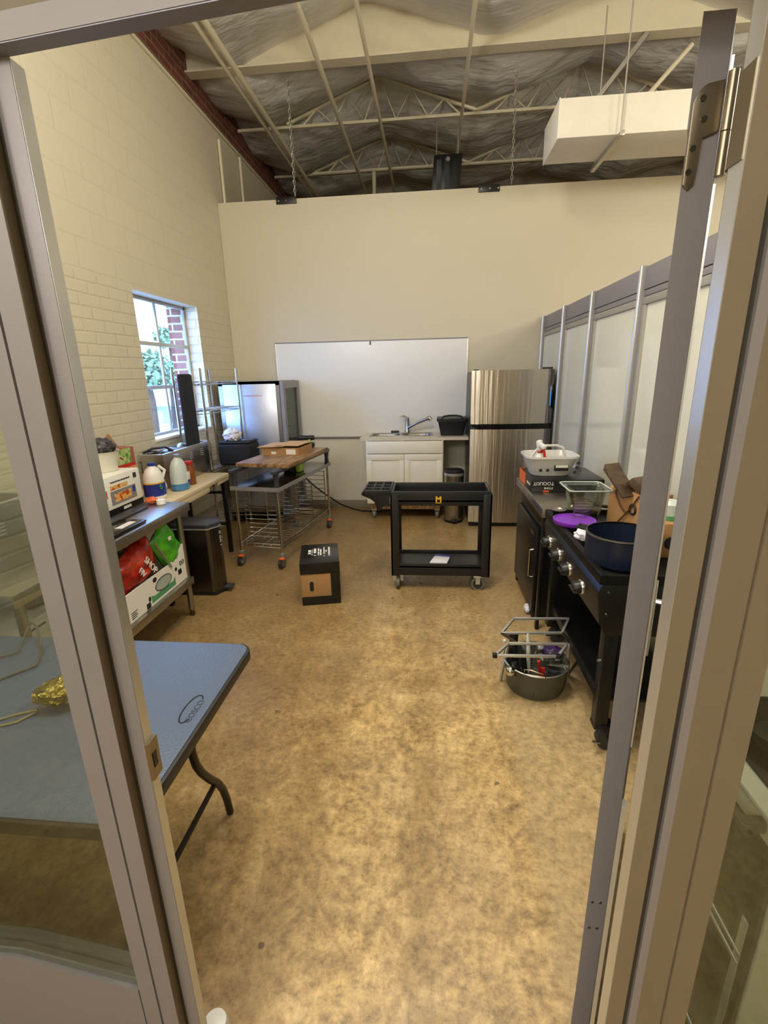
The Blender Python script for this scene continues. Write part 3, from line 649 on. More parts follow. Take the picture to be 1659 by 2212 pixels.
# refrigerator
fg = thing('refrigerator', 'stainless top-freezer refrigerator standing against the back wall by the partition', 'refrigerator', (.845, 5.6, 0))
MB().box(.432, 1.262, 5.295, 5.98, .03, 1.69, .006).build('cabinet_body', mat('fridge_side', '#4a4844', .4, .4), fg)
def fdoor(z0, z1):
    return MB().prism([(.425, 5.29), (.425, 5.252)]+[(.425+.84*t, 5.249-.030*(1-(2*t-1)**2)) for t in [i/14 for i in range(15)]]+[(1.265, 5.252), (1.265, 5.29)], z0, z1, 2)
fdoor(1.152, 1.702).build('freezer_door', 'fridge', fg, angle=25); fdoor(.055, 1.095).build('fresh_food_door', 'fridge', fg, angle=25)
MB().prism([(.425, 1.151), (1.265, 1.151), (1.25, 1.128), (1.14, 1.096), (.52, 1.096), (.44, 1.128)], 5.222, 5.285, 1).build('door_grip', 'black_gloss', fg)
MB().box(.44, 1.255, 5.262, 5.30, .0, .05).build('kick_plate', 'black_plastic', fg)
MB().box(1.16, 1.25, 5.27, 5.36, 1.703, 1.722, .004).build('hinge_cover', 'charcoal', fg); MB().box(.44, .50, 5.27, 5.33, 1.703, 1.714, .004).build('hinge_cover', 'charcoal', fg)
MB().lathe([(.016, 0), (.016, .001)], (0, 0, 0), 18, mtx=Matrix.Rotation(PI/2, 4, 'X')).xf(Matrix.Translation((1.165, 5.2385, 1.655))).build('logo_disc', 'alu_light', fg)
text('logo_lettering', 'LG', .032, (1.208, 5.2415, 1.655), (1, .06, 0), (0, 0, 1), 'alu_light', fg)

# ================================================================ black utility cart
uc = thing('utility_cart', 'black two-shelf plastic utility cart with a yellow letter M in mid floor', 'cart', (.08, 3.735, 0))
UX0, UX1, UY0, UY1 = -.305, .462, 3.565, 3.895
def tray(z0, z1, zf, nm):
    t = MB(); th = .022
    t.box(UX0, UX1, UY0, UY1, zf-.012, zf)
    t.box(UX0, UX1, UY0, UY0+th, z0, z1, .006).box(UX0, UX1, UY1-th, UY1, z0, z1, .006).box(UX0, UX0+th, UY0+th, UY1-th, z0, z1, .006).box(UX1-th, UX1, UY0+th, UY1-th, z0, z1, .006)
    return t.build(nm, 'black_plastic', uc)
tray(.708, .822, .752, 'top_tray'); tray(.125, .226, .205, 'bottom_tray')
for x0, x1 in ((UX0-.006, UX0+.060), (UX1-.060, UX1+.008)):
    for y0, y1, k in ((UY0-.006, UY0+.05, 0), (UY1-.05, UY1+.006, 1)):
        l = MB(); ox = x0 if x0 < 0 else x1-.018
        l.box(x0, x1, (y0 if k == 0 else y1-.016), (y0+.016 if k == 0 else y1), .12, .80, .005).box(ox, ox+.018, y0, y1, .12, .80, .005)
        l.build('leg', 'black_plastic', uc)
hd_ = MB()
for y in (UY0+.002, 3.667, 3.763, UY1-.026): hd_.box(UX0-.205, UX0+.002, y, y+.024, .79, .830, .004)
for x in (UX0-.215, UX0-.150, UX0-.085, UX0-.012): hd_.box(x, x+.014, UY0+.004, UY1-.004, .79, .830, .004)
hd_.box(UX0-.20, UX0, UY0+.02, UY1-.02, .786, .794)
hd_.build('handle_caddy', 'black_plastic', uc)
for y in (UY0+.004, UY1-.02):
    MB().prism([(UX0-.215, .815), (UX0-.01, .815), (UX0-.01, .70), (UX0-.06, .70), (UX0-.085, .665), (UX0-.095, .660), (UX0-.11, .675), (UX0-.13, .735), (UX0-.16, .76), (UX0-.215, .785)], y, y+.016, 1, .003).build('handle_bracket', 'black_plastic', uc)
MB().cyl((UX0-.215, UY0+.01, .80), (UX0-.215, UY1-.01, .80), .016, 12).build('push_bar', 'black_plastic', uc)
text('letter_mark', 'M', .058, (.062, UY0-.0035, .760), (1, 0, 0), (0, 0, 1), 'yellow', uc, depth=.002, sx=1.05, bold=.0022)
MB().box(.040, .084, UY0-.004, UY0-.0005, .731, .736).build('letter_bar', 'yellow', uc)
for x, y, sw in ((UX0+.045, UY0+.05, 1), (UX1-.08, UY0+.03, 0), (UX0+.05, UY1-.06, 1), (UX1-.08, UY1-.05, 0)):
    c = MB().box(x-.035, x+.035, y-.03, y+.03, .110, .126, .003); s2 = .02
    if sw: c.bar((x-s2, y, .14), (x-s2, y, .055), .04, .004).bar((x+s2, y, .14), (x+s2, y, .055), .04, .004)
    else: c.bar((x, y-s2, .14), (x, y-s2, .052), .034, .005, upv=(0, 1, 0)).bar((x, y+s2, .14), (x, y+s2, .052), .034, .005, upv=(0, 1, 0))
    c = c.build('caster', 'alu_light', uc)
    a, b = ((x-.013, y, .052), (x+.013, y, .052)) if sw else ((x, y-.013, .052), (x, y+.013, .052))
    tw = MB().cyl(a, b, .052, 28).build('caster_tread', 'rubber', c)
    a, b = ((x-.015, y, .052), (x+.015, y, .052)) if sw else ((x, y-.015, .052), (x, y+.015, .052))
    MB().cyl(a, b, .040, 24).build('caster_hub', 'dark_rubber', c)
pk = thing('wipes_packet', 'small white packet lying on the bottom shelf of the black cart', 'packet', (.07, 3.70, .206))
MB().prism([(-.005, 3.60), (.135, 3.59), (.165, 3.72), (.035, 3.74)], .207, .231, 2, .008).build('packet_body', 'plastic_bag', pk)
MB().prism([(.035, 3.741), (.165, 3.721), (.172, 3.79), (.045, 3.81)], .207, .219, 2, .004).build('packet_flap', 'blue_ink', pk)

# ================================================================ prep cart with butcher block
AN = math.radians(-9.0)
pc = thing('prep_cart', 'chrome wire prep cart with a worn butcher block top and orange caster brakes', 'cart', (-1.755, 4.05, 0), AN)
CW, CL = .415, 1.22
loc = dict(world=False)
for x in (0, CW):
    for y in (0, CL):
        MB().cyl((x, y, .14), (x, y, .76), .0127, 14).build('post', 'chrome', pc, **loc)
        br = MB().tube([(x, y, .74), (x, y, .82), (x, y, .875)], [.026, .020, .030], 12).build('corner_bracket', 'charcoal', pc, **loc)
        c = MB().box(x-.022, x+.022, y-.03, y+.022, .095, .14, .008).bar((x-.02, y-.01, .11), (x-.02, y-.025, .06), .006, .05).bar((x+.02, y-.01, .11), (x+.02, y-.025, .06), .006, .05).build('caster', 'rubber', pc, **loc)
        MB().cyl((x-.014, y-.025, .056), (x+.014, y-.025, .056), .056, 26).build('caster_tread', 'dark_rubber', c, **loc)
        MB().cyl((x-.017, y-.025, .056), (x+.017, y-.025, .056), .038, 22).build('caster_hub', 'rubber', c, **loc)
        MB().box(x-.004, x+.042, y-.075, y-.035, .098, .114, .005).build('brake_pedal', 'orange', c, **loc)
for x in (0, CW): MB().box(x-.024, x+.024, -.05, CL+.05, .875, .905, .006).build('side_rail', 'charcoal', pc, **loc)
MB().box(-.03, CW+.075, .10, 1.10, .907, .945, .005).build('block_top', 'butcher', pc, **loc)
MB().box(-.03, CW+.03, -.03, CL+.03, .735, .755, .004).build('solid_shelf', mat('blue_steel_shelf', '#8d9093', .25, 1.), pc, **loc)
MB().box(-.032, CW+.032, -.034, -.030, .722, .758).build('shelf_lip', 'alu', pc, **loc); MB().box(CW+.030, CW+.034, -.03, CL+.03, .722, .758).build('shelf_lip', 'alu', pc, **loc)
def slide(x, y0, y1, z0, z1, k, axis, c):
    mb = MB()
    for i in range(k):
        z = z0+(z1-z0)*i/(k-1)
        p = [(x, y0, z), (x, y1, z)] if axis == 'y' else [(y0, x, z), (y1, x, z)]
        mb.tube(p, .0035, 6)
    e = [[(x, a, z0-.02), (x, a, z1+.01)] if axis == 'y' else [(a, x, z0-.02), (a, x, z1+.01)] for a in (y0, y1)]
    for a in e: mb.tube(a, .005, 6)
    mb.build('tray_slide', 'chrome', pc, **loc)
slide(.05, .05, CW-.05, .27, .56, 8, 'x', 0); slide(.45, .05, CW-.02, .27, .62, 9, 'x', 0); slide(.80, .05, CW-.02, .27, .62, 9, 'x', 0)
slide(CL-.03, .03, CW-.03, .27, .66, 9, 'x', 0)
ws = MB()
for z in (.185, .215):
    for a in (((0, 0, z), (CW, 0, z)), ((0, CL, z), (CW, CL, z)), ((0, 0, z), (0, CL, z)), ((CW, 0, z), (CW, CL, z))): ws.tube(a, .005, 6)
for i in range(26): ws.tube([(0, CL*i/25, .215), (CW, CL*i/25, .215)], .003, 5)
for i in range(5): ws.tube([(.04+.083*i, 0, .19), (.04+.083*i, CL, .19)], .004, 5)
ws.build('wire_shelf', 'chrome', pc, **loc)
cb = thing('cardboard_carton', 'flat open cardboard carton lying on the butcher block', 'box', (-1.45, 4.72, .945), AN)
k = MB().box(-.20, .20, -.17, -.165, 0, .075).box(-.20, .20, .165, .17, 0, .075).box(-.20, -.195, -.165, .165, 0, .075).box(.195, .20, -.165, .165, 0, .075).box(-.195, .195, -.165, .165, 0, .004)
k.build('carton_tray', 'card', cb, **loc)
MB().prism([(-.20, .0), (.08, .012), (.08, .016), (-.20, .004)], -.17, .17, 1).xf(Matrix.Translation((-.03, -.02, .076))).build('carton_flap', 'card_light', cb, **loc)
MB().prism([(-.04, .0), (.20, .0), (.20, .004), (-.04, .004)], -.17, .17, 1).xf(Matrix.Translation((0, 0, .094))).build('carton_flap', 'card_light', cb, **loc)
MB().box(.07, .17, -.1715, -.1702, .012, .062).build('shipping_label', 'white_card', cb, **loc); MB().box(-.09, -.04, -.1715, -.1702, .012, .036).build('barcode_label', 'white_card', cb, **loc)
t1 = thing('power_tool', 'black and lime battery tool at the far end of the butcher block', 'tool', (-1.27, 5.06, .945))
MB().box(-1.33, -1.25, 5.03, 5.10, .947, 1.0, .012).build('battery', 'black_plastic', t1); MB().tube([(-1.30, 5.065, .99), (-1.30, 5.065, 1.04), (-1.36, 5.065, 1.05)], .022, 12).build('grip', 'lime', t1); MB().cyl((-1.25, 5.065, 1.05), (-1.42, 5.065, 1.05), .026, 14).build('motor_case', 'black_plastic', t1)
t2 = thing('tool_case', 'black and lime tool box on the steel shelf under the butcher block', 'tool box', (-1.35, 4.72, .755))
MB().box(-1.48, -1.36, 4.62, 4.80, .757, .83, .012).build('case_base', 'black_plastic', t2); MB().box(-1.358, -1.30, 4.63, 4.80, .757, .845, .02).build('case_side', 'lime', t2)

# black and kraft box on the floor
fb = thing('floor_box', 'black and brown cardboard box with white print on its lid, on the floor', 'box', (-.828, 3.272, 0), math.radians(12.5))
bx = dict(world=False)
MB().box(-.145, .145, 0, .41, 0, .28, .002).build('box_body', 'card', fb, **bx)
MB().box(-.150, .150, -.004, .414, .255, .345, .003).build('box_lid', 'black_card', fb, **bx)
MB().box(-.147, .147, -.003, .412, 0, .070, .002).build('box_base_band', 'black_card', fb, **bx)
MB().box(.078, .1485, -.0035, .4125, .069, .257, .002).build('box_end_band', 'black_card', fb, **bx)
MB().prism([(p[0], p[1]) for p in rrect(-.083, -.053, .115, .195, .014, 4)], -.0015, .0, 1).build('hand_hole', 'black_ink', fb, **bx)
lid_lines = MB()
for x, y0, y1, wd in ((-.078, .19, .285, .022), (-.058, .165, .30, .006), (-.036, .155, .31, .020), (-.008, .155, .31, .012), (.010, .155, .315, .012), (.036, .13, .335, .010), (.052, .21, .275, .010), (.076, .135, .33, .013)):
    n_ = max(3, int((y1-y0)/.012)); rnd = random.Random(int(x*1000))
    for i in range(n_):
        if rnd.random() < .88: lid_lines.box(x-wd/2, x+wd/2, y0+(y1-y0)*i/n_, y0+(y1-y0)*(i+.85)/n_, .345, .346)
lid_lines.build('lid_print', 'white_ink', fb, **bx)

# ================================================================ left side: tables along the brick wall
st = thing('steel_table', 'stainless work table with an undershelf along the left wall, nearest the doorway', 'table', (-2.05, 2.35, 0))
MB().box(-2.425, -1.695, 1.62, 3.105, .845, .862, .004).box(-1.700, -1.694, 1.62, 3.105, .80, .861, .002).box(-2.425, -1.695, 1.619, 1.625, .80, .861, .002).box(-2.425, -1.695, 3.10, 3.106, .80, .861, .002).build('tabletop', 'steel_rough', st)
MB().box(-2.40, -1.715, 1.66, 3.06, .30, .315, .003).box(-1.72, -1.714, 1.66, 3.06, .26, .315, .002).build('undershelf', 'steel_rough', st)
for x in (-2.37, -1.76):
    for y in (1.70, 3.055):
        MB().cyl((x, y, .05), (x, y, .84), .021, 18).build('leg', 'steel', st); MB().lathe([(.016, 0), (.019, .01), (.016, .05)], (x, y, 0.0), 14).build('foot', 'steel_dark', st)
# louvred warmer near end of the steel table
def louvred(name, label, x0, x1, y0, y1, z0, z1, cols, near=True):
    t = thing(name, label, 'food warmer', ((x0+x1)/2, (y0+y1)/2, z0)); th = .012
    b = MB().box(x0, x1, y0, y0+th, z0, z1, .002).box(x0, x1, y1-th, y1, z0, z1, .002).box(x0, x0+th, y0+th, y1-th, z0, z1, .002).box(x1-th, x1, y0+th, y1-th, z0, z1, .002).box(x0+th, x1-th, y0+th, y1-th, z0+.10, z0+.11)
    b.build('warmer_body', 'steel_rough', t)
    rm = MB()
    for a in ((x0-.006, x0+.02, y0-.006, y1+.006), (x1-.02, x1+.006, y0-.006, y1+.006), (x0+.02, x1-.02, y0-.006, y0+.02), (x0+.02, x1-.02, y1-.02, y1+.006)): rm.box(a[0], a[1], a[2], a[3], z1, z1+.010, .003)
    rm.build('warmer_rim', 'alu_light', t)
    for yy, zz in cols:
        for i in range(4): MB().box(x1-.0005, x1+.006, yy-.028, yy+.028, zz+.018*i, zz+.018*i+.007, .003).build('louver', 'alu_light', t)
    for i in range(5): MB().box((x0+x1)/2-.04, (x0+x1)/2+.05, y0-.006, y0+.0005, z0+.10+.022*i, z0+.108+.022*i, .003).build('louver', 'steel', t)
    return t
louvred('food_warmer', 'louvred stainless warmer on the near end of the steel table, behind the left glass', -2.43, -2.085, 1.66, 2.30, .862, 1.125, ((1.80, .98), (1.80, .89), (2.02, .98)))
# carton on the undershelf behind the glass
wc = thing('white_carton', 'white carton with a dark round handle hole under the near end of the steel table', 'box', (-2.2, 1.95, .316))
MB().box(-2.36, -2.04, 1.78, 2.13, .317, .52, .003).build('carton_body', 'white_card', wc); MB().cyl((-2.0395, 1.90, .47), (-2.0385, 1.90, .47), .022, 20).build('handle_hole', 'black_ink', wc); MB().box(-2.0395, -2.0385, 1.93, 2.10, .462, .474).build('tape_line', 'black_ink', wc)

# printed oven carton, turned a little, with things stacked on it
X0 = -2.015
ov = thing('oven_carton', 'white toaster oven carton with food pictures and a black base, on the steel table', 'box', (-2.15, 2.8, .863))
MB().box(X0-.34, X0, 2.56, 3.085, .864, 1.112, .003).build('carton_body', 'white_card', ov)
MB().box(X0, X0+.001, 2.56, 3.085, .864, .905).build('carton_base_band', 'black_card', ov)
MB().box(X0, X0+.0012, 2.755, 3.02, .925, 1.015).build('oven_picture', 'alu', ov)
MB().box(X0+.0012, X0+.002, 2.79, 2.965, .940, .995).build('pizza_picture', 'food', ov)
MB().box(X0+.0012, X0+.002, 2.985, 3.01, .965, 1.005).build('control_picture', 'blue_ink', ov)
MB().box(X0, X0+.0012, 2.76, 2.94, 1.022, 1.050).build('roast_picture', 'food', ov)
MB().box(X0, X0+.0012, 2.69, 2.725, .98, 1.03).build('side_picture', 'food', ov)
MB().box(X0, X0+.0012, 3.01, 3.045, 1.055, 1.09).build('maker_emblem', 'charcoal', ov)
pr = MB()
for i in range(22): pr.box(X0, X0+.0012, 2.77+.0092*i, 2.777+.0092*i, 1.066, 1.074+.003*(i % 3 == 0))
pr.build('carton_print', 'charcoal', ov)
pr = MB()
for i in range(7): pr.box(X0+.001, X0+.002, 2.86+.012*i, 2.869+.012*i, .876, .892+.003*(i % 2))
pr.build('base_print', 'white_ink', ov)
MB().box(X0-.30, X0-.04, 3.0852, 3.0862, .89, 1.10).build('end_picture', 'cereal', ov)
bk = thing('metal_pail', 'cream metal pail stuffed with a dark bag, on top of the toaster oven carton', 'pail', (-2.18, 2.96, 1.113))
MB().lathe([(.082, 0), (.083, .006), (.094, .09), (.096, .093), (.096, .098), (.108, .128), (.112, .132), (.105, .128), (.08, .01), (0, .008)], (-2.18, 2.965, 1.114), 32).build('pail_body', 'cream_metal', bk)
one('dark_bag', MB().ball((-2.17, 2.95, 1.27), .085, 4, (1.0, 1.15, .75), .22, 2.6, 4), 'grey_bag', 'crumpled dark grey bag bulging from the cream pail', 'bag')
one('cardboard_flap', MB().prism([(3.20, .802), (3.20, 1.24), (3.314, 1.32), (3.425, 1.18), (3.425, .802)], -2.362, -2.350, 0), 'card', 'pointed brown cardboard sheet standing behind the vegetable carton', 'cardboard')
vg = thing('vegetable_carton', 'upright carton printed with green vegetables above a red band, beside the cream pail', 'box', (-2.26, 3.21, .80))
MB().box(-2.34, -2.19, 3.125, 3.335, .801, 1.225, .002).build('carton_body', mat('red_brown_carton', '#9a5440', .45), vg)
MB().box(-2.19, -2.189, 3.13, 3.33, .87, 1.088).build('front_picture', 'cereal', vg)
MB().box(-2.19, -2.189, 3.13, 3.29, 1.115, 1.222).build('vegetable_picture', 'veg', vg); MB().box(-2.19, -2.1885, 3.13, 3.33, 1.090, 1.112).build('red_band', 'red', vg)
MB().box(-2.33, -2.20, 3.1245, 3.1255, 1.115, 1.222).build('vegetable_picture', 'veg', vg)
one('snack_wrapper', MB().ball((-1.94, 3.06, .885), .036, 3, (1.1, 1, .6), .35, 3., 9, flat=.8635), 'cereal', 'crumpled red and white wrapper beside the black base of the toaster oven carton', 'wrapper')
one('tape_roll', MB().lathe([(.012, 0), (.03, 0), (.03, .03), (.012, .03)], (-1.86, 3.04, .864), 20), 'white_plastic', 'small white tape roll at the far corner of the steel table', 'tape')
one('black_tray', MB().box(-1.99, -1.90, 2.45, 2.95, .8635, .873, .004), 'charcoal', 'thin dark tray lying along the foot of the toaster oven carton', 'tray')
tp = thing('tablet_case', 'closed black tablet case at the front edge of the steel table', 'tablet', (-1.79, 2.5, .863))
MB().box(-1.89, -1.72, 2.28, 2.63, .864, .880, .006).build('case', 'black_gloss', tp); MB().box(-1.80, -1.755, 2.44, 2.58, .880, .8808).build('sticker', 'plastic_bag', tp)

# produce carton and shiny bags on the undershelf
pd = thing('produce_carton', 'white produce carton with an oval emblem on the steel undershelf', 'box', (-1.95, 2.6, .316)); PX = -1.745
c = MB().box(PX-.006, PX, 2.15, 3.03, .318, .50).box(PX-.40, PX-.394, 2.15, 3.03, .318, .50).box(PX-.394, PX-.006, 3.024, 3.03, .318, .55).box(PX-.394, PX-.006, 2.15, 2.156, .318, .50).box(PX-.394, PX-.006, 2.156, 3.024, .318, .324)
c.prism([(2.94, .50), (3.03, .50), (3.03, .575), (3.005, .575)], PX-.006, PX, 0).build('carton_body', 'white_card', pd)
MB().prism([(2.585, .335), (2.875, .335), (2.875, .392), (2.845, .372), (2.62, .372), (2.585, .385)], PX, PX+.001, 0).build('green_band', 'green_ink', pd)
MB().prism([(2.735+.095*math.cos(a), .415+.042*math.sin(a)) for a in [2*PI*i/28 for i in range(28)]], PX+.001, PX+.002, 0).build('oval_emblem', mat('emblem_grey', '#a9b4a8', .5), pd)
MB().tube([(PX+.002, 2.735+.095*math.cos(a), .415+.042*math.sin(a)) for a in [2*PI*i/28 for i in range(28)]], .0028, 6, True).build('emblem_ring', 'charcoal', pd)
for y, z, a, b in ((2.645, .47, .022, .016), (2.90, .435, .014, .014), (2.565, .375, .013, .016), (3.0, .42, .0, .0)):
    if a: MB().prism([(y+a*math.cos(t), z+b*math.sin(t)) for t in [2*PI*i/16 for i in range(16)]], PX, PX+.0015, 0).build('vent_hole', 'black_ink', pd)
for y, z in ((2.945, .385), (2.545, .325)): MB().box(PX, PX+.0015, y-.022, y+.022, z-.004, z+.032).build('slot', 'black_ink', pd)
for y in (2.965, 2.998): MB().tube([(PX+.001, y+.011*math.cos(t), .455+.014*math.sin(t)) for t in [2*PI*i/14 for i in range(14)]], .003, 5, True).build('round_mark', 'charcoal', pd)
pr = MB()
for i in range(4): pr.box(PX, PX+.001, 2.37, 2.42+.01*(i % 2), .335+.012*i, .340+.012*i)
pr.build('side_print', 'charcoal', pd)
def pillow(cx, cy, cz, wd, ht, dp, m, name, parent, rx=0, rz=0, ry=0, seed=1):
    mb = MB()
    def f(u, v):
        a, b = 2*u-1, 2*v-1; e = max(0, (1-a**4))*max(0, (1-b**4)); n_ = noise.noise(Vector((a*2.2+seed, b*2.2, seed*1.7)))
        return a, b, e, n_
    for sgn in (1, -1):
        mb.surf(lambda u, v: (lambda q: Vector((sgn*dp*(q[2]**.6)*(1+.35*q[3]), q[0]*wd/2*(1-.06*(1-q[1]**2)), q[1]*ht/2*(1-.06*(1-q[0]**2)))))(f(u, v)), 16, 16)
    bmesh.ops.remove_doubles(mb.bm, verts=mb.bm.verts[:], dist=1e-4)
    from mathutils import Euler
    mb.xf(Matrix.Translation((cx, cy, cz)) @ Euler((rx, ry, rz)).to_matrix().to_4x4())
    return mb.build(name, m, parent)
gb = thing('green_bag', 'large shiny lime green bag tipped on top of the produce carton', 'bag', (-1.82, 2.87, .62))
pillow(-1.785, 2.885, .612, .32, .235, .045, 'green_bag', 'bag_body', gb, rx=math.radians(-58), seed=3)
MB().bar((-1.742, 2.70, .70), (-1.738, 2.845, .475), .006, .012).build('bag_seam', 'galv', gb)
MB().box(-1.737, -1.735, 2.85, 2.885, .66, .685).build('bag_print', 'white_ink', gb)
rb = thing('red_bag', 'shiny red bag printed SHOP lying in the produce carton', 'bag', (-1.86, 2.6, .58))
pillow(-1.82, 2.56, .595, .42, .24, .07, 'red_bag', 'bag_body', rb, rx=math.radians(12), seed=6)
text('bag_lettering', 'SHOP', .062, (-1.742, 2.63, .575), (0, .60, -.80), (0, .80, .60), 'white_ink', rb, depth=.002)
text('bag_lettering', 'FIV', .055, (-1.742, 2.535, .565), (0, .60, -.80), (0, .80, .60), 'white_ink', rb, depth=.002)
tag(pillow(-1.99, 2.50, .66, .55, .26, .045, 'veg', 'leafy_bag', None, rx=math.radians(12), seed=11), 'dark green printed bag behind the red bag under the steel table', 'bag')

# rectangular step bin at the end of the steel table
rbn = thing('rectangular_bin', 'tall rectangular stainless step bin at the far end of the steel table', 'trash can', (-1.87, 3.47, 0))
def binpoly(g=0.):
    return [(-2.10-g, 3.38-g)]+[(-1.755+(.045+g)*math.sin(PI/2*i/7), 3.425-(.045+g)*math.cos(PI/2*i/7)) for i in range(8)]+[(-1.71+g+.035*math.sin(PI*i/8), 3.425+.13*i/8) for i in range(1, 8)]+[(-1.755+(.045+g)*math.cos(PI/2*i/7), 3.555+(.045+g)*math.sin(PI/2*i/7)) for i in range(8)]+[(-2.10-g, 3.60+g)]
MB().prism(binpoly(), .03, .555, 2).build('bin_body', 'steel_dark', rbn, angle=50)
MB().prism(binpoly(.002), .0, .03, 2).build('bin_base', 'black_plastic', rbn, angle=50)
MB().prism(binpoly(.004), .557, .566, 2).build('bin_rim', 'alu_light', rbn, angle=50)
MB().prism(binpoly(.001), .566, .600, 2, .006).build('bin_lid', 'charcoal', rbn, angle=50)
MB().box(-1.715, -1.62, 3.45, 3.53, .028, .05, .008).build('pedal', 'charcoal', rbn)
for i, z in enumerate((.40, .43, .445, .46, .475, .50, .515)): MB().box(-1.6775, -1.6755, 3.47, 3.47+.03*(1 if i % 2 else .6), z, z+.007).build('logo_mark', 'white_ink', rbn)

# pale folding table with black legs
pt = thing('pale_table', 'pale laminate folding table with black legs between the steel table and the wire shelf', 'table', (-2.2, 3.77, 0))
MB().prism(rrect(-2.44, -1.955, 3.112, 4.43, .035, 5), .765, .80, 2, .004).build('tabletop', 'pale_table', pt)
MB().box(-1.975, -1.958, 3.12, 3.98, .715, .766, .006).build('apron', 'pale_table', pt); MB().box(-1.975, -1.958, 4.15, 4.40, .735, .766, .006).build('apron', 'pale_table', pt)
for x, y in ((-2.0, 4.36), (-2.38, 4.36), (-2.0, 3.2), (-2.38, 3.2)): MB().box(x-.018, x+.018, y-.018, y+.018, 0.0, .765, .003).build('leg', 'black_metal', pt)
for z in (.30, .62): MB().box(-2.36, -2.02, 4.345, 4.375, z-.012, z+.012, .002).build('leg_brace', 'black_metal', pt)
louvred('food_well', 'long louvred stainless food well on the pale table, filled with dark cookware', -2.40, -2.205, 3.735, 4.62, .801, 1.085, ((4.0, .98), (4.2, .98), (4.2, .87), (4.42, .98)))
one('cast_pan', MB().lathe([(.0, 0), (.075, 0), (.092, .035), (.088, .035), (.07, .006), (0, .006)], (0, 0, 0), 28).xf(Matrix.Translation((-2.32, 3.86, 1.045)) @ Matrix.Rotation(math.radians(18), 4, 'Y')), 'black_metal', 'black pan lying in the near end of the food well', 'pan')
one('pot_lid', MB().lathe([(.085, 0), (.08, .02), (.055, .045), (0, .06)], (0, 0, 0), 28).xf(Matrix.Translation((-2.30, 4.28, 1.05)) @ Matrix.Rotation(math.radians(40), 4, 'Y')), 'steel', 'domed steel lid standing in the middle of the food well', 'lid')
one('blue_bag', MB().ball((-2.33, 4.07, 1.06), .075, 3, (1, 1.2, .6), .25, 3., 21), mat('clear_blue_wrap', '#8fa4c8', .25), 'crumpled clear blue wrap between pan and lid in the food well', 'wrap')
one('black_cable', MB().tube([(-2.40, 3.77, 1.10), (-2.33, 3.80, 1.135), (-2.25, 3.86, 1.14), (-2.22, 3.92, 1.10), (-2.30, 4.0, 1.09)], .010, 8), 'black_plastic', 'thick black cable looped over the near rim of the food well', 'cable')
one('tall_cushion', MB().box(-2.272, -2.219, 4.242, 4.452, .913, 1.735, .045, 5), 'black_cloth', 'tall black padded board standing before the window', 'padded board')
# jugs and jar
def jug(name, label, cx, cy, z0, h, rx, ry, m, cap, extra):
    t = thing(name, label, 'jug', (cx, cy, z0)); q = h/.28
    MB().lathe([(rx*.9, 0), (rx, .008*q), (rx, .135*q), (rx*.94, .15*q), (rx*.9, .19*q), (rx*.62, .235*q), (rx*.32, .255*q), (rx*.28, .268*q)], (cx, cy, z0), 28, 1, ry/rx).build('jug_body', m, t)
    MB().cyl((cx, cy, z0+.262*q), (cx, cy, z0+.285*q), rx*.36, 20).build('cap', cap, t)
    return t
jb = jug('bleach_jug', 'white bleach jug with a dark blue label and blue cap', -2.135, 3.435, .801, .275, .075, .088, 'white_plastic', 'blue_ink', None)
MB().lathe([(.0765, .030), (.0765, .125)], (-2.135, 3.435, .801), 28, 1, .088/.075, False, False).build('label_band', 'blue_ink', jb)
MB().lathe([(.0770, .125), (.0770, .135)], (-2.135, 3.435, .801), 28, 1, .088/.075, False, False).build('label_stripe', 'yellow', jb)
MB().tube([(-2.0605, 3.40+.014*math.cos(t), .900+.016*math.sin(t)) for t in [2*PI*i/14 for i in range(14)]], .004, 6, True).build('label_ring', 'green_ink', jb)
MB().tube([(-2.09, 3.49, .955), (-2.075, 3.505, 1.01), (-2.105, 3.475, 1.05)], .012, 8).build('jug_handle', 'white_plastic', jb)
bj = jug('cleaner_jug', 'translucent jug with blue liquid at the bottom, beside the bleach jug', -2.09, 3.735, .801, .29, .068, .085, 'jugclear', 'alu', None)
MB().lathe([(.063, .001), (.0690, .008), (.0690, .058)], (-2.09, 3.735, .801), 28, 1, .085/.068, False, True).build('liquid', 'water', bj)
MB().box(-2.024, -2.0205, 3.735, 3.785, .875, .945, .001).build('paper_label', 'white_card', bj); MB().box(-2.0206, -2.0196, 3.74, 3.785, .862, .880).build('blue_label', 'blue_ink', bj)
jr = thing('spice_jar', 'tall amber jar with a red lid behind the translucent jug', 'jar', (-2.10, 3.925, .801))
MB().lathe([(.046, 0), (.05, .006), (.048, .13), (.036, .165), (.036, .18)], (-2.10, 3.925, .801), 24).build('jar_body', 'amber', jr); MB().cyl((-2.10, 3.925, .98), (-2.10, 3.925, 1.005), .040, 20).build('jar_lid', 'red', jr)
one('clear_bag', MB().ball((-2.165, 3.58, .86), .048, 3, (.8, .8, 1.2), .25, 3, 5, flat=.8015), 'plastic_bag', 'pale crumpled bag squeezed between the two jugs', 'bag')

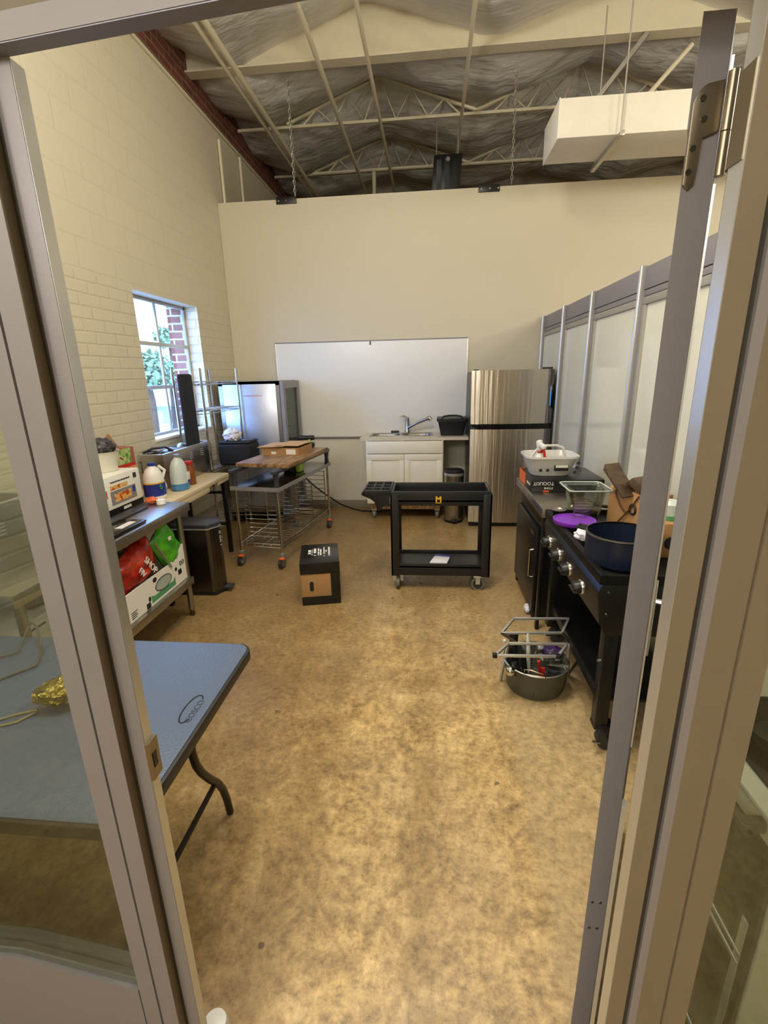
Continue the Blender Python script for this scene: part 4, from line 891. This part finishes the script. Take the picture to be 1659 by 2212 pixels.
# wire shelf, holding cabinet, black bin
sh_ = thing('wire_shelving', 'chrome wire shelving with tall bare posts beside the window', 'shelving', (-2.2, 4.95, 0))
SP = [(-2.175, 4.52), (-2.425, 4.47), (-2.425, 5.26), (-2.12, 5.26)]
for x, y in SP: MB().cyl((x, y, 0), (x, y, 1.785), .0127, 12).build('post', 'chrome', sh_)
for z in (.32, .80, 1.385, 1.66):
    w_ = MB(); q = [Vector((x, y, 0)) for x, y in SP]
    for dz in (0, -.028):
        for a, b in zip(q, q[1:]+q[:1]): w_.tube([a+Vector((0, 0, z+dz)), b+Vector((0, 0, z+dz))], .0035, 6)
    for a, b in zip(q, q[1:]+q[:1]):
        n_ = max(4, int((b-a).length/.045)); w_.tube([a.lerp(b, i/n_)+Vector((0, 0, z-(.028 if i % 2 else 0))) for i in range(n_+1)], .002, 5)
    for i in range(1, 16): w_.tube([q[0].lerp(q[3], i/16)+Vector((0, 0, z)), q[1].lerp(q[2], i/16)+Vector((0, 0, z))], .002, 5)
    w_.build('wire_shelf', 'chrome', sh_)
bb = thing('storage_bin', 'black fabric bin on the wire shelving, beyond the food well', 'bin', (-2.05, 4.93, .80))
MB().box(-2.215, -1.86, 4.78, 5.06, .803, 1.03, .03, 4).build('bin_body', 'black_cloth', bb); MB().box(-2.21, -1.865, 4.785, 5.055, 1.03, 1.05, .009).build('bin_lid', 'black_cloth', bb)
one('carrier_bag', MB().ball((-2.09, 4.90, 1.11), .085, 4, (1, .9, .85), .3, 3.2, 8, flat=1.0515), 'plastic_bag', 'crumpled white carrier bag on the black fabric bin', 'bag')
one('small_lid', MB().lathe([(.06, 0), (.06, .008), (0, .01)], (-1.93, 4.9, 1.051), 20), 'charcoal', 'flat grey lid on the black fabric bin', 'lid')
hc = thing('holding_cabinet', 'tall stainless heated holding cabinet with red warning print in the back left corner', 'cabinet', (-2.0, 5.64, 0))
HX0, HX1, HY0, HY1 = -2.36, -1.665, 5.30, 5.97
b = MB()
for a in ((HX0, HX1, HY0, HY0+.03), (HX0, HX1, HY1-.03, HY1), (HX0, HX0+.03, HY0+.03, HY1-.03)): b.box(a[0], a[1], a[2], a[3], .12, 1.645)
b.box(HX0, HX1, HY0, HY1, 1.60, 1.648).box(HX0, HX1, HY0, HY1, .10, .14); b.build('cabinet_shell', 'steel_rough', hc, smooth=False)
MB().box(HX0+.05, HX1-.04, HY0-.004, HY0, .2, 1.615, .002).build('side_panel', mat('pale_stainless', '#c4c6cc', .3, .75, bump=.04), hc)
text('warning_lettering', 'CAUTION: HOT SURFACE', .019, ((HX0+HX1)/2+.04, HY0-.0055, 1.49), (1, 0, 0), (0, 0, 1), 'red', hc, depth=.0005)
dr = MB()
for a in ((HY0+.005, HY0+.075, .14, 1.64), (HY1-.075, HY1-.005, .14, 1.64), (HY0+.075, HY1-.075, 1.56, 1.64), (HY0+.075, HY1-.075, .14, .22)): dr.box(HX1+.002, HX1+.045, a[0], a[1], a[2], a[3], .003)
dr = dr.build('cabinet_door', 'alu', hc, smooth=False)
MB().box(HX1+.018, HX1+.026, HY0+.076, HY1-.076, .22, 1.56).build('door_pane', 'glass', dr)
for i in range(12): MB().box(HX0+.04, HX1-.03, HY0+.04, HY1-.04, .25+.105*i, .256+.105*i).build('rack_shelf', 'steel_dark', hc)
for x in (HX0+.07, HX1-.07):
    for y in (HY0+.08, HY1-.08): MB().cyl((x-.014, y, .05), (x+.014, y, .05), .05, 18).bar((x, y, .05), (x, y, .10), .02).build('caster', 'dark_rubber', hc)

# ================================================================ blue-grey folding table in front
ft = thing('folding_table', 'blue-grey plastic folding table seen through and beside the left frame', 'table', (-1.55, 1.14, 0))
FX0, FX1, FY0, FY1 = -2.42, -.655, .759, 1.525
MB().prism(rrect(FX0, FX1, FY0, FY1, .055, 7), .700, .7385, 2, .006).build('table_edge_band', 'table_edge', ft)
MB().prism(rrect(FX0+.010, FX1-.010, FY0+.010, FY1-.010, .048, 7), .7386, .7415, 2, .001).build('tabletop', 'blue_table', ft)
MB().tube([(-.715+.022*math.cos(t), 1.155+.062*math.sin(t), .7415) for t in [PI*.25+1.5*PI*i/26 for i in range(27)]], .0022, 6).build('logo_oval', 'black_ink', ft)
text('logo_lettering', 'COSCO', .028, (-.699, 1.145, .7418), (0, 1, 0), (-1, 0, 0), 'charcoal', ft, depth=.0004)
def ulegs(xb, sgn):
    for k in (1, -1):
        q = lambda y, z: (xb, 1.142+k*(y-1.142), z)
        MB().tube([q(1.262, .70), q(1.260, .56), q(1.255, .48), q(1.266, .42), q(1.292, .36), q(1.335, .29), q(1.385, .22), q(1.415, .16), q(1.434, .09), q(1.445, .012)], .0145, 10).build('leg', 'leg_brown', ft)
    MB().tube([(xb, .90, .235), (xb, 1.385, .235)], .010, 8).build('leg_crossbar', 'leg_brown', ft)
    MB().tube([(xb, 1.256, .50), (xb-sgn*.10, 1.20, .52), (xb-sgn*.42, 1.15, .69)], .008, 8).build('leg_brace', 'leg_brown', ft)
ulegs(-.80, 1); ulegs(-2.27, -1)
one('tangled_cable', MB().tube([(-1.80, 1.50, .746), (-1.62, 1.30, .746), (-1.50, 1.40, .75), (-1.55, 1.53, .80), (-1.50, 1.50, .80), (-1.42, 1.42, .75), (-1.37, 1.33, .746), (-1.45, 1.22, .746), (-1.58, 1.16, .746), (-1.70, 1.10, .746)], .0045, 6), 'cord_brown', 'thin grey cable looping over the left end of the folding table', 'cable')
one('foil_bundle', MB().ball((0, 0, 0), .115, 4, (1, .40, .40), .22, 2.6, 17).xf(Matrix.Translation((-1.085, 1.17, .793)) @ Matrix.Rotation(math.radians(30), 4, 'Z')), 'gold', 'crumpled gold foil bundle on the folding table behind the left frame', 'bundle')
one('string_loop', MB().tube([(-1.175, 1.11, .75), (-1.23, 1.09, .746), (-1.27, 1.06, .746), (-1.25, 1.035, .746), (-1.20, 1.06, .746), (-1.175, 1.10, .748)], .003, 6), 'string', 'loop of pale string trailing from the gold foil bundle', 'string')
one('door_stop', MB().lathe([(.034, 0), (.036, .01), (.030, .035), (0, .042)], (-.572, .80, 0), 24), 'white_plastic', 'white domed door stop on the floor at the foot of the left frame', 'door stop')

# ================================================================ right side: griddle, side station and what lies on them
ss = thing('side_station', 'black cooking station with a steel top and a long door handle, between griddle and refrigerator', 'cabinet', (.96, 3.43, 0))
MB().box(.705, 1.23, 2.965, 3.90, .83, .858, .003).box(.700, .706, 2.96, 3.905, .80, .858, .002).box(.70, 1.235, 2.958, 2.966, .80, .858, .002).build('station_top', 'steel_rough', ss)
bd = MB()
for a in ((.74, .76, 3.10, 3.86), (1.20, 1.22, 3.10, 3.86)): bd.box(a[0], a[1], a[2], a[3], .05, .829)
bd.box(.76, 1.20, 3.84, 3.86, .05, .829).box(.76, 1.20, 3.10, 3.12, .05, .829).box(.76, 1.20, 3.12, 3.84, .06, .08).build('station_body', 'black_metal', ss)
MB().box(.712, .739, 3.13, 3.85, .055, .665, .004).build('station_door', 'black_metal', ss)
MB().box(.7395, .7398, 3.12, 3.86, .68, .80).build('gap_shade', 'black_gloss', ss)  # black sheet painting the darkness of the open gap under the top
MB().tube([(.711, 3.185, .30), (.690, 3.185, .305), (.690, 3.185, .50), (.711, 3.185, .505)], .007, 8).build('door_handle', 'chrome', ss)
MB().box(.710, .7125, 3.16, 3.30, .60, .63, .004).build('vent_slot', 'black_gloss', ss)
for y in (3.16, 3.80): MB().box(.72, 1.20, y-.02, y+.02, 0.0, .05, .004).build('foot', 'black_metal', ss)
MB().box(.712, .735, 2.975, 3.01, 0.0, .80, .002).build('front_leg', 'black_metal', ss)
one('plastic_scrap', MB().ball((.70, 3.22, .035), .028, 3, (.7, 1.5, 1.0), .35, 3, 14, flat=.001), 'plastic_bag', 'scrap of white plastic on the floor against the black cooking station', 'scrap')
tk = thing('toolkit_box', 'flat black pizza stone toolkit box with orange end on the steel station top', 'box', (.95, 3.63, .859))
MB().box(.715, 1.215, 3.40, 3.85, .860, .948, .003).build('box_body', 'black_card', tk)
MB().box(.712, .7145, 3.62, 3.852, .862, .950).box(.7145, .85, 3.8505, 3.853, .862, .950).build('orange_end', 'orange', tk)
MB().box(.80, .84, 3.398, 3.3995, .862, .870).build('orange_tab', 'orange', tk)
text('box_lettering', 'TOOLKIT', .034, (.80, 3.398, .922), (-1, 0, 0), (0, 0, -1), 'white_ink', tk, depth=.0006)
text('box_lettering', 'STONE', .020, (.835, 3.398, .888), (-1, 0, 0), (0, 0, -1), 'white_ink', tk, depth=.0006)
text('end_lettering', 'PIZZA STONE', .020, (.7135, 3.50, .905), (0, 1, 0), (0, 0, -1), 'white_ink', tk, depth=.0006)
# translucent caddy
cd = thing('plastic_caddy', 'milky plastic cleaning caddy with a tall handle on the toolkit box', 'caddy', (.88, 3.63, .95))
mb = MB(); prev = None
for g, z in ((0, .951), (.045, 1.08), (.055, 1.083), (.055, 1.096), (.047, 1.096), (.040, 1.08), (-.006, .957)):
    ring = [mb.bm.verts.new((u, v, z)) for u, v in rrect(.745-g, 1.02+g, 3.52-g, 3.76+g, .09, 7)]
    if prev:
        for i in range(len(ring)): mb.bm.faces.new((prev[i], prev[(i+1) % len(ring)], ring[(i+1) % len(ring)], ring[i]))
    else: mb.bm.faces.new(ring[::-1])
    prev = ring
mb.bm.faces.new(prev); mb.build('caddy_body', 'frost', cd)
MB().tube([(.75, 3.64, 1.07), (.80, 3.64, 1.14), (.85, 3.64, 1.155), (.93, 3.64, 1.155), (.975, 3.64, 1.14), (1.0, 3.64, 1.07)], .010, 10).build('caddy_handle', 'frost', cd)
MB().box(.76, 1.0, 3.632, 3.648, .96, 1.08, .004).build('caddy_divider', 'frost', cd)
MB().box(.885, .985, 3.484, 3.486, .995, 1.035).build('caddy_label', 'black_ink', cd); MB().box(.895, .98, 3.482, 3.484, 1.018, 1.036).build('label_flap', 'white_card', cd)
for x, z in ((1.045, 1.055), (1.04, 1.02), (1.03, .985), (.79, 1.0), (.84, 1.0)): MB().lathe([(.012, 0), (.012, .003)], (0, 0, 0), 14, mtx=Matrix.Rotation(PI/2, 4, 'X')).xf(Matrix.Translation((x, 3.497-(z-.951)*.30, z))).build('caddy_hole', 'charcoal', cd)
sb = thing('spray_bottle', 'white spray bottle with a red trigger in the milky caddy', 'spray bottle', (.79, 3.57, .96))
MB().lathe([(.040, 0), (.042, .01), (.042, .10), (.018, .15), (.015, .17)], (.80, 3.575, .958), 20).build('bottle_body', 'white_plastic', sb)
MB().bar((.80, 3.575, 1.125), (.785, 3.565, 1.205), .032, .040, .008).bar((.785, 3.575, 1.18), (.81, 3.48, 1.165), .028, .030, .007).build('spray_head', 'white_plastic', sb)
MB().tube([(.808, 3.510, 1.15), (.815, 3.500, 1.11), (.82, 3.506, 1.06)], .0095, 8).build('trigger', 'red', sb); MB().cyl((.80, 3.575, 1.115), (.80, 3.575, 1.137), .022, 16).build('collar', 'red', sb)

# griddle
gr = thing('griddle', 'black four-knob gas griddle on a wheeled cart at the right', 'griddle', (.95, 2.38, 0))
GX0, GX1, GY0, GY1 = .70, 1.20, 1.89, 2.87
MB().box(GX0+.03, GX1, GY0, GY1, .842, .856, .003).build('griddle_plate', 'iron', gr)
rim = MB()
for a in ((GX0-.002, GX0+.028, GY0-.004, GY1+.004), (GX1, GX1+.012, GY0-.004, GY1+.004), (GX0+.028, GX1, GY0-.004, GY0+.008), (GX0+.028, GX1, GY1-.008, GY1+.004)): rim.box(a[0], a[1], a[2], a[3], .838, .882, .003)
rim.build('griddle_rim', 'iron', gr)
MB().prism([(GX0+.012, .836), (GX0+.35, .836), (GX0+.35, .60), (GX0+.060, .60), (GX0+.014, .655), (GX0-.004, .80)], GY0, GY1, 1, .003).build('control_panel', 'black_metal', gr)
MB().box(GX0+.35, GX1, GY0, GY1, .62, .838, .003).build('burner_box', 'black_metal', gr)
for y in (2.73, 2.52, 2.32, 2.11):
    rot = Matrix.Translation((GX0+.0065, y, .725)) @ Matrix.Rotation(math.radians(-97), 4, 'Y')
    kb = MB().lathe([(.036, 0), (.036, .010), (.033, .014)], (0, 0, 0), 28, mtx=rot).build('knob_bezel', 'chrome', gr)
    MB().lathe([(.030, .012), (.029, .040), (.024, .046), (0, .047)], (0, 0, 0), 24, mtx=rot).box(-.005, .005, -.029, .029, .04, .056, .002, mtx=rot).build('control_knob', 'black_plastic', gr)
lg = .028
for x in (.775, 1.17):
    for y in (1.92, 2.84):
        MB().box(x-lg, x+lg, y-lg, y+lg, .135, .61, .003).build('leg', 'black_metal', gr)
        c = MB().bar((x+.02, y-.028, .135), (x+.045, y-.028, .055), .006, .05, upv=(0, 1, 0)).bar((x+.02, y+.028, .135), (x+.045, y+.028, .055), .006, .05, upv=(0, 1, 0)).box(x-.03, x+.06, y-.032, y+.032, .118, .138, .004).build('caster', 'black_metal', gr)
        MB().cyl((x+.045, y-.020, .052), (x+.045, y+.020, .052), .052, 24).build('caster_wheel', 'dark_rubber', c); MB().tube([(x+.0, y-.04, .058), (x-.035, y-.04, .062)], .006, 8).build('brake_lever', 'chrome', c)
MB().box(.79, 1.17, 1.94, 2.84, .235, .255, .004).box(.765, .79, 1.94, 2.84, .225, .275, .003).build('bottom_shelf', 'black_metal', gr)
MB().prism([(.765, .60), (.785, .60), (1.02, .30), (1.0, .30)], 2.50, 2.54, 1).build('cart_brace', 'black_metal', gr)
for z in (.80, .70): MB().lathe([(.008, 0), (.006, .004), (0, .005)], (0, 0, 0), 12, mtx=Matrix.Rotation(PI/2, 4, 'X')).xf(Matrix.Translation((.74, GY0-.0005, z))).build('panel_bolt', 'steel_dark', gr)
MB().cyl((.745, 1.905, .47), (.73, 1.905, .47), .006, 8).build('leg_pin', 'chrome', gr)
pl_ = thing('round_tray_cover', 'round purple plastic lid lying at the front of the griddle', 'lid', (.75, 2.57, .87))
MB().lathe([(0, 0), (.108, 0), (.112, .006), (.112, .020), (.104, .021), (.098, .014), (.0, .014)], (.790, 2.60, .884), 36).build('lid_body', 'purple', pl_)
po = thing('stock_pot', 'wide midnight blue enamel pot on the near end of the griddle', 'pot', (.85, 2.12, .857))
MB().lathe([(0, .0), (.140, .0), (.152, .012), (.155, .135), (.150, .136), (.147, .014), (0, .008)], (.858, 2.11, .8575), 40).build('pot_body', 'pot', po)
MB().lathe([(.1555, .0), (.158, .004), (.1555, .008), (.149, .009), (.149, .0)], (.858, 2.11, .988), 40, close_top=False, close_bot=False).build('pot_rim', 'steel_dark', po)
MB().tube([(.745, 2.20, .975), (.715, 2.225, .975), (.700, 2.25, .975), (.72, 2.275, .975), (.76, 2.235, .975)], .008, 8).build('pot_handle', 'black_plastic', po)
one('crumpled_cloth', MB().ball((.765, 2.345, .893), .042, 3, (1, 1.3, .9), .4, 3, 31, flat=.8835), 'plastic_bag', 'crumpled white cloth wedged between the purple lid and the pot', 'cloth')
one('white_wrap', MB().ball((.965, 2.41, .885), .05, 3, (1.2, .8, .9), .35, 3, 33, flat=.8575), 'plastic_bag', 'crumpled clear wrap behind the pot, before the brown bag', 'wrap')
# clear bin turned upside up with a whisk behind it
cbn = thing('clear_bin', 'empty clear plastic food bin with a flared rim on the griddle', 'bin', (.88, 2.75, .857))
mb = MB(); prev = None
for g, z in ((-.002, .8575), (.022, 1.045), (.050, 1.052), (.052, 1.060), (.020, 1.056), (-.006, .862)):
    ring = [mb.bm.verts.new((u, v, z)) for u, v in rrect(.805-g, .940+g, 2.655-g, 2.80+g, .02, 4)]
    if prev:
        for i in range(len(ring)): mb.bm.faces.new((prev[i], prev[(i+1) % len(ring)], ring[(i+1) % len(ring)], ring[i]))
    else: mb.bm.faces.new(ring[::-1])
    prev = ring
mb.bm.faces.new(prev); mb.build('bin_body', 'clear', cbn)
mb = MB()
ring_ = [(u, v, 1.058) for u, v in rrect(.757, .988, 2.607, 2.848, .03, 4)]; mb.tube(ring_, .0035, 6, True); mb.build('bin_rim', 'jugclear', cbn)
wk = thing('whisk', 'wire balloon whisk lying behind the clear bin', 'whisk', (.90, 2.86, .87)) ; mb = MB()
for k in range(7):
    a = PI*k/7; mb.tube([(.855+.10*(1-math.cos(t))*0.75-.03, 2.845+.042*math.sin(t)*math.cos(a)*(1 if t < PI else 1), .915+.042*math.sin(t)*math.sin(a)) for t in [2*PI*i/20 for i in range(21)]], .0016, 5)
mb.build('wire_loops', 'tube_brass', wk); MB().tube([(.97, 2.845, .915), (1.12, 2.845, .90)], [.008, .012], 8).build('whisk_handle', 'steel_dark', wk)
one('silver_ladle', MB().lathe([(0, 0), (.03, .004), (.042, .018), (.040, .018), (.028, .007), (0, .004)], (.755, 2.80, .884), 22).tube([(.78, 2.81, .897), (.86, 2.90, .90)], .005, 6), 'steel', 'silver ladle lying at the far front edge of the griddle', 'ladle')
# brown bag with twisted handle
bg_ = thing('paper_bag', 'brown paper bag with rope handles and a dark round mark, behind the pot', 'bag', (1.000, 2.675, .857), math.radians(-69))
MB().box(-.02, .26, 0, .15, .001, .215, .003).build('bag_body', 'brown_paper', bg_, world=False)
MB().tube([(.03, -.004, .20)]+[(.03+.10*(i/12), -.008, .20-.10*math.sin(PI*i/12*.5)) for i in range(1, 13)], .004, 6).build('rope_handle', 'brown_leather', bg_, world=False)
MB().tube([(.20, -.006, .205), (.15, -.010, .12), (.06, -.012, .01)], .0045, 6).build('rope_handle', 'brown_leather', bg_, world=False)
MB().tube([(.165+.020*math.cos(t), -.0035, .125+.026*math.sin(t)) for t in [2*PI*i/20 for i in range(20)]], .006, 6, True).build('round_mark', 'black_ink', bg_, world=False)
one('wooden_block', MB().prism([(0, 0), (.16, 0), (.16, .05), (.02, .05)], -.045, .045, 1, .006).xf(Matrix.Translation((1.10, 2.52, 1.075)) @ Matrix.Rotation(math.radians(-60), 4, 'Z') @ Matrix.Rotation(math.radians(28), 4, 'Y') @ Matrix.Translation((-.09, 0, 0))), 'shoe_brown', 'dark brown wooden block resting on the brown bag, nearer the partition', 'block')
one('wooden_paddle', MB().prism([(-.10, 0), (.09, 0), (.09, .015), (-.07, .018), (-.12, .03)], -.055, .055, 1, .005).xf(Matrix.Translation((1.005, 2.585, 1.105)) @ Matrix.Rotation(math.radians(-62), 4, 'Z') @ Matrix.Rotation(math.radians(42), 4, 'Y')), 'shoe_brown', 'dark brown paddle slanting out of the brown bag, nearer the pot', 'paddle')
# seen in the gap beside the door
gb2 = thing('kraft_carton', 'brown carton with a dark round mark, glimpsed between door leaf and jamb', 'box', (1.1, 2.25, .857))
MB().box(1.04, 1.19, 2.15, 2.34, .858, 1.02, .003).build('carton_body', 'card', gb2); MB().lathe([(.03, 0), (.03, .001)], (0, 0, 0), 24, mtx=Matrix.Rotation(PI/2, 4, 'X')).xf(Matrix.Translation((1.085, 2.149, .93))).build('round_mark', 'black_ink', gb2)
gc = thing('green_lid_jar', 'clear jar with a green lid on the brown carton in the gap', 'jar', (1.105, 2.24, 1.021))
MB().lathe([(.05, 0), (.05, .02)], (1.105, 2.24, 1.0215), 24).build('jar_lid', 'green_ink', gc); MB().lathe([(.046, 0), (.046, .05), (.03, .065), (0, .066)], (1.105, 2.24, 1.042), 24).build('jar_body', 'jugclear', gc)

# galvanised tub of tools with the chrome folding stand over it
tb2 = thing('metal_tub', 'grey metal tub full of utensils on the floor before the griddle', 'tub', (.585, 2.37, 0))
MB().lathe([(.0, .002), (.148, .002), (.150, .006), (.172, .160), (.176, .164), (.170, .166), (.146, .012), (0, .010)], (.585, 2.375, 0), 40).build('tub_body', 'tubgrey', tb2)
MB().lathe([(.173, .0), (.178, .004), (.173, .008)], (.585, 2.375, .160), 40, close_top=False, close_bot=False).build('tub_rim', 'galv', tb2)
MB().tube([(.50, 2.235, .168), (.49, 2.215, .20), (.52, 2.195, .21), (.58, 2.185, .195), (.60, 2.20, .165), (.50, 2.225, .165)], .0035, 6).build('tub_handle', 'tube_brass', tb2)
MB().box(.547, .549, 2.222, 2.224, .02, .15).build('tub_seam', 'dark_rubber', tb2)
fs = thing('folding_stand', 'chrome square-tube folding stand standing over the grey metal tub', 'stand', (.58, 2.4, 0)); sq = .013
A = [(.497, 2.60, .285), (.815, 2.615, .285)]; B = [(.40, 2.43, .285), (.735, 2.45, .285)]; C_ = [(.425, 2.325, .285), (.733, 2.335, .285)]; D = [(.335, 2.205, .285), (.655, 2.215, .285)]
def bars(name, segs, m='alu_light'):
    mb = MB()
    for p, q in segs: mb.bar(p, q, sq, sq, .0015)
    return mb.build(name, m, fs)
bars('upper_frame', [(A[0], A[1]), (A[0], B[0]), (A[1], B[1]), (B[0], B[1])]); bars('lower_frame', [(C_[0], C_[1]), (C_[0], D[0]), (C_[1], D[1]), (D[0], D[1])])
bars('scissor_link', [(B[0], (.47, 2.36, .275))], 'steel_dark'); bars('scissor_link', [(B[1], (.81, 2.33, .22))], 'steel_dark')
bars('leg', [((.425, 2.335, .28), (.402, 2.40, .0))]); bars('leg', [((.742, 2.345, .28), (.772, 2.405, .0))]); bars('leg', [((.81, 2.33, .22), (.79, 2.47, .0))], 'steel_dark')
for p in (D[0], D[1]): MB().box(p[0]-.012, p[0]+.012, p[1]-.012, p[1]+.012, p[2]-.011, p[2]+.011, .003).build('end_cap', 'black_plastic', fs)
MB().ball((.415, 2.40, .255), .011, 2).build('adjusting_knob', 'jugclear', fs)
ut = 'utensils in the grey metal tub'
def ts(mb, name, m, label, cat): return one(name, mb, m, label, cat, ut)
ts(MB().tube([(.60, 2.30, .06), (.585, 2.285, .16), (.575, 2.275, .215)], [.010, .007, .008], 8).box(.585, .617, 2.288, 2.297, .10, .165, .003), 'spatula', 'red', 'bright red spatula standing in the metal tub', 'spatula')
ts(MB().tube([(.56, 2.42, .05), (.55, 2.43, .22), (.545, 2.44, .285)], [.011, .012, .010], 8), 'white_scraper', 'white_plastic', 'white utensil handle slanting out of the metal tub', 'utensil')
ts(MB().ball((.43, 2.265, .155), .028, 3), 'steel_ball', 'chrome', 'shiny steel tea ball hanging at the left rim of the metal tub', 'ball')
ts(MB().lathe([(0, 0), (.02, .005), (.032, .025), (.030, .025), (.018, .008), (0, .004)], (.60, 2.40, .20), 20).tube([(.59, 2.40, .205), (.55, 2.36, .05)], .004, 6), 'ladle', 'steel', 'steel ladle bowl up in the middle of the metal tub', 'ladle')
ts(MB().tube([(.49, 2.41, .06), (.475, 2.44, .20), (.47, 2.46, .27)], [.016, .02, .03], 8), 'black_masher', 'black_plastic', 'black handled masher leaning at the back left of the metal tub', 'masher')
ts(MB().box(.52, .64, 2.40, 2.48, .13, .185, .01, mtx=None), 'clear_box', 'clear', 'clear lidded box on top at the back of the metal tub', 'box')
ts(MB().prism([(.625, .14), (.73, .145), (.735, .21), (.70, .235), (.63, .22)], 2.27, 2.36, 1, .004), 'clear_tray', 'clear', 'clear scoop tray tilted at the right rim of the metal tub', 'tray')
ts(MB().tube([(.50, 2.30, .05), (.47, 2.28, .14), (.45, 2.29, .19)], [.02, .025, .015], 8).tube([(.53, 2.33, .05), (.51, 2.35, .20)], .014, 8), 'black_tongs', 'black_plastic', 'pair of black handles at the front left of the metal tub', 'tongs')
ts(MB().ball((.69, 2.44, .17), .05, 3, (1.1, .9, .8), .3, 3, 41), 'purple_cloth', mat('dark_purple', '#371852', .5), 'dark purple cloth at the back right of the metal tub', 'cloth')

# cooker behind the right-hand glass
ck = thing('cooker', 'white freestanding cooker with a black top, seen through the right-hand glass', 'cooker', (.94, .9, 0))
KX, KY0, KY1 = .625, .735, 1.085
MB().box(KX+.03, 1.25, KY0, KY1, .03, .885, .004).build('cooker_body', 'wcream', ck)
MB().box(KX-.005, 1.25, KY0-.005, KY1+.005, .886, .900, .004).build('cooker_top_edge', 'wcream', ck); MB().box(KX+.035, 1.24, KY0+.01, KY1-.01, .9005, .908, .002).build('cooktop', 'black_gloss', ck)
MB().box(KX, KX+.029, KY0, KY1, .84, .884, .003).build('control_strip', 'wcream', ck)
od = MB().box(KX+.004, KX+.029, KY0+.003, KY1-.003, .19, .832, .004).build('oven_door', 'olive_glass', ck)
for z in (.520, .545): MB().box(KX+.000, KX+.0035, KY0+.004, KY1-.004, z, z+.010, .001).build('door_trim', 'alu_light', od)
MB().box(KX+.001, KX+.0039, KY0+.004, KY0+.022, .20, .64, .001).build('door_trim', 'alu_light', od)
MB().tube([(KX-.035, KY0+.005, .868), (KX-.035, KY1-.02, .868)], .010, 10).build('door_handle_bar', 'shoe_brown', od); MB().bar((KX-.04, KY1-.325, .868), (KX+.004, KY1-.325, .868), .022, .026, .005).build('handle_bracket', 'shoe_brown', od)
MB().box(KX+.010, KX+.029, KY0+.003, KY1-.003, .035, .18, .004).build('storage_drawer', 'olive_glass', ck); MB().box(KX+.004, KX+.0095, KY0+.004, KY1-.004, .165, .18, .001).build('drawer_trim', 'alu_light', ck)
one('burner_pan', MB().lathe([(0, 0), (.07, 0), (.095, .03), (.10, .045), (.096, .045), (.066, .006), (0, .006)], (.78, .93, .9085), 32), 'black_metal', 'round black pan on the cooker top behind the right-hand glass', 'pan')
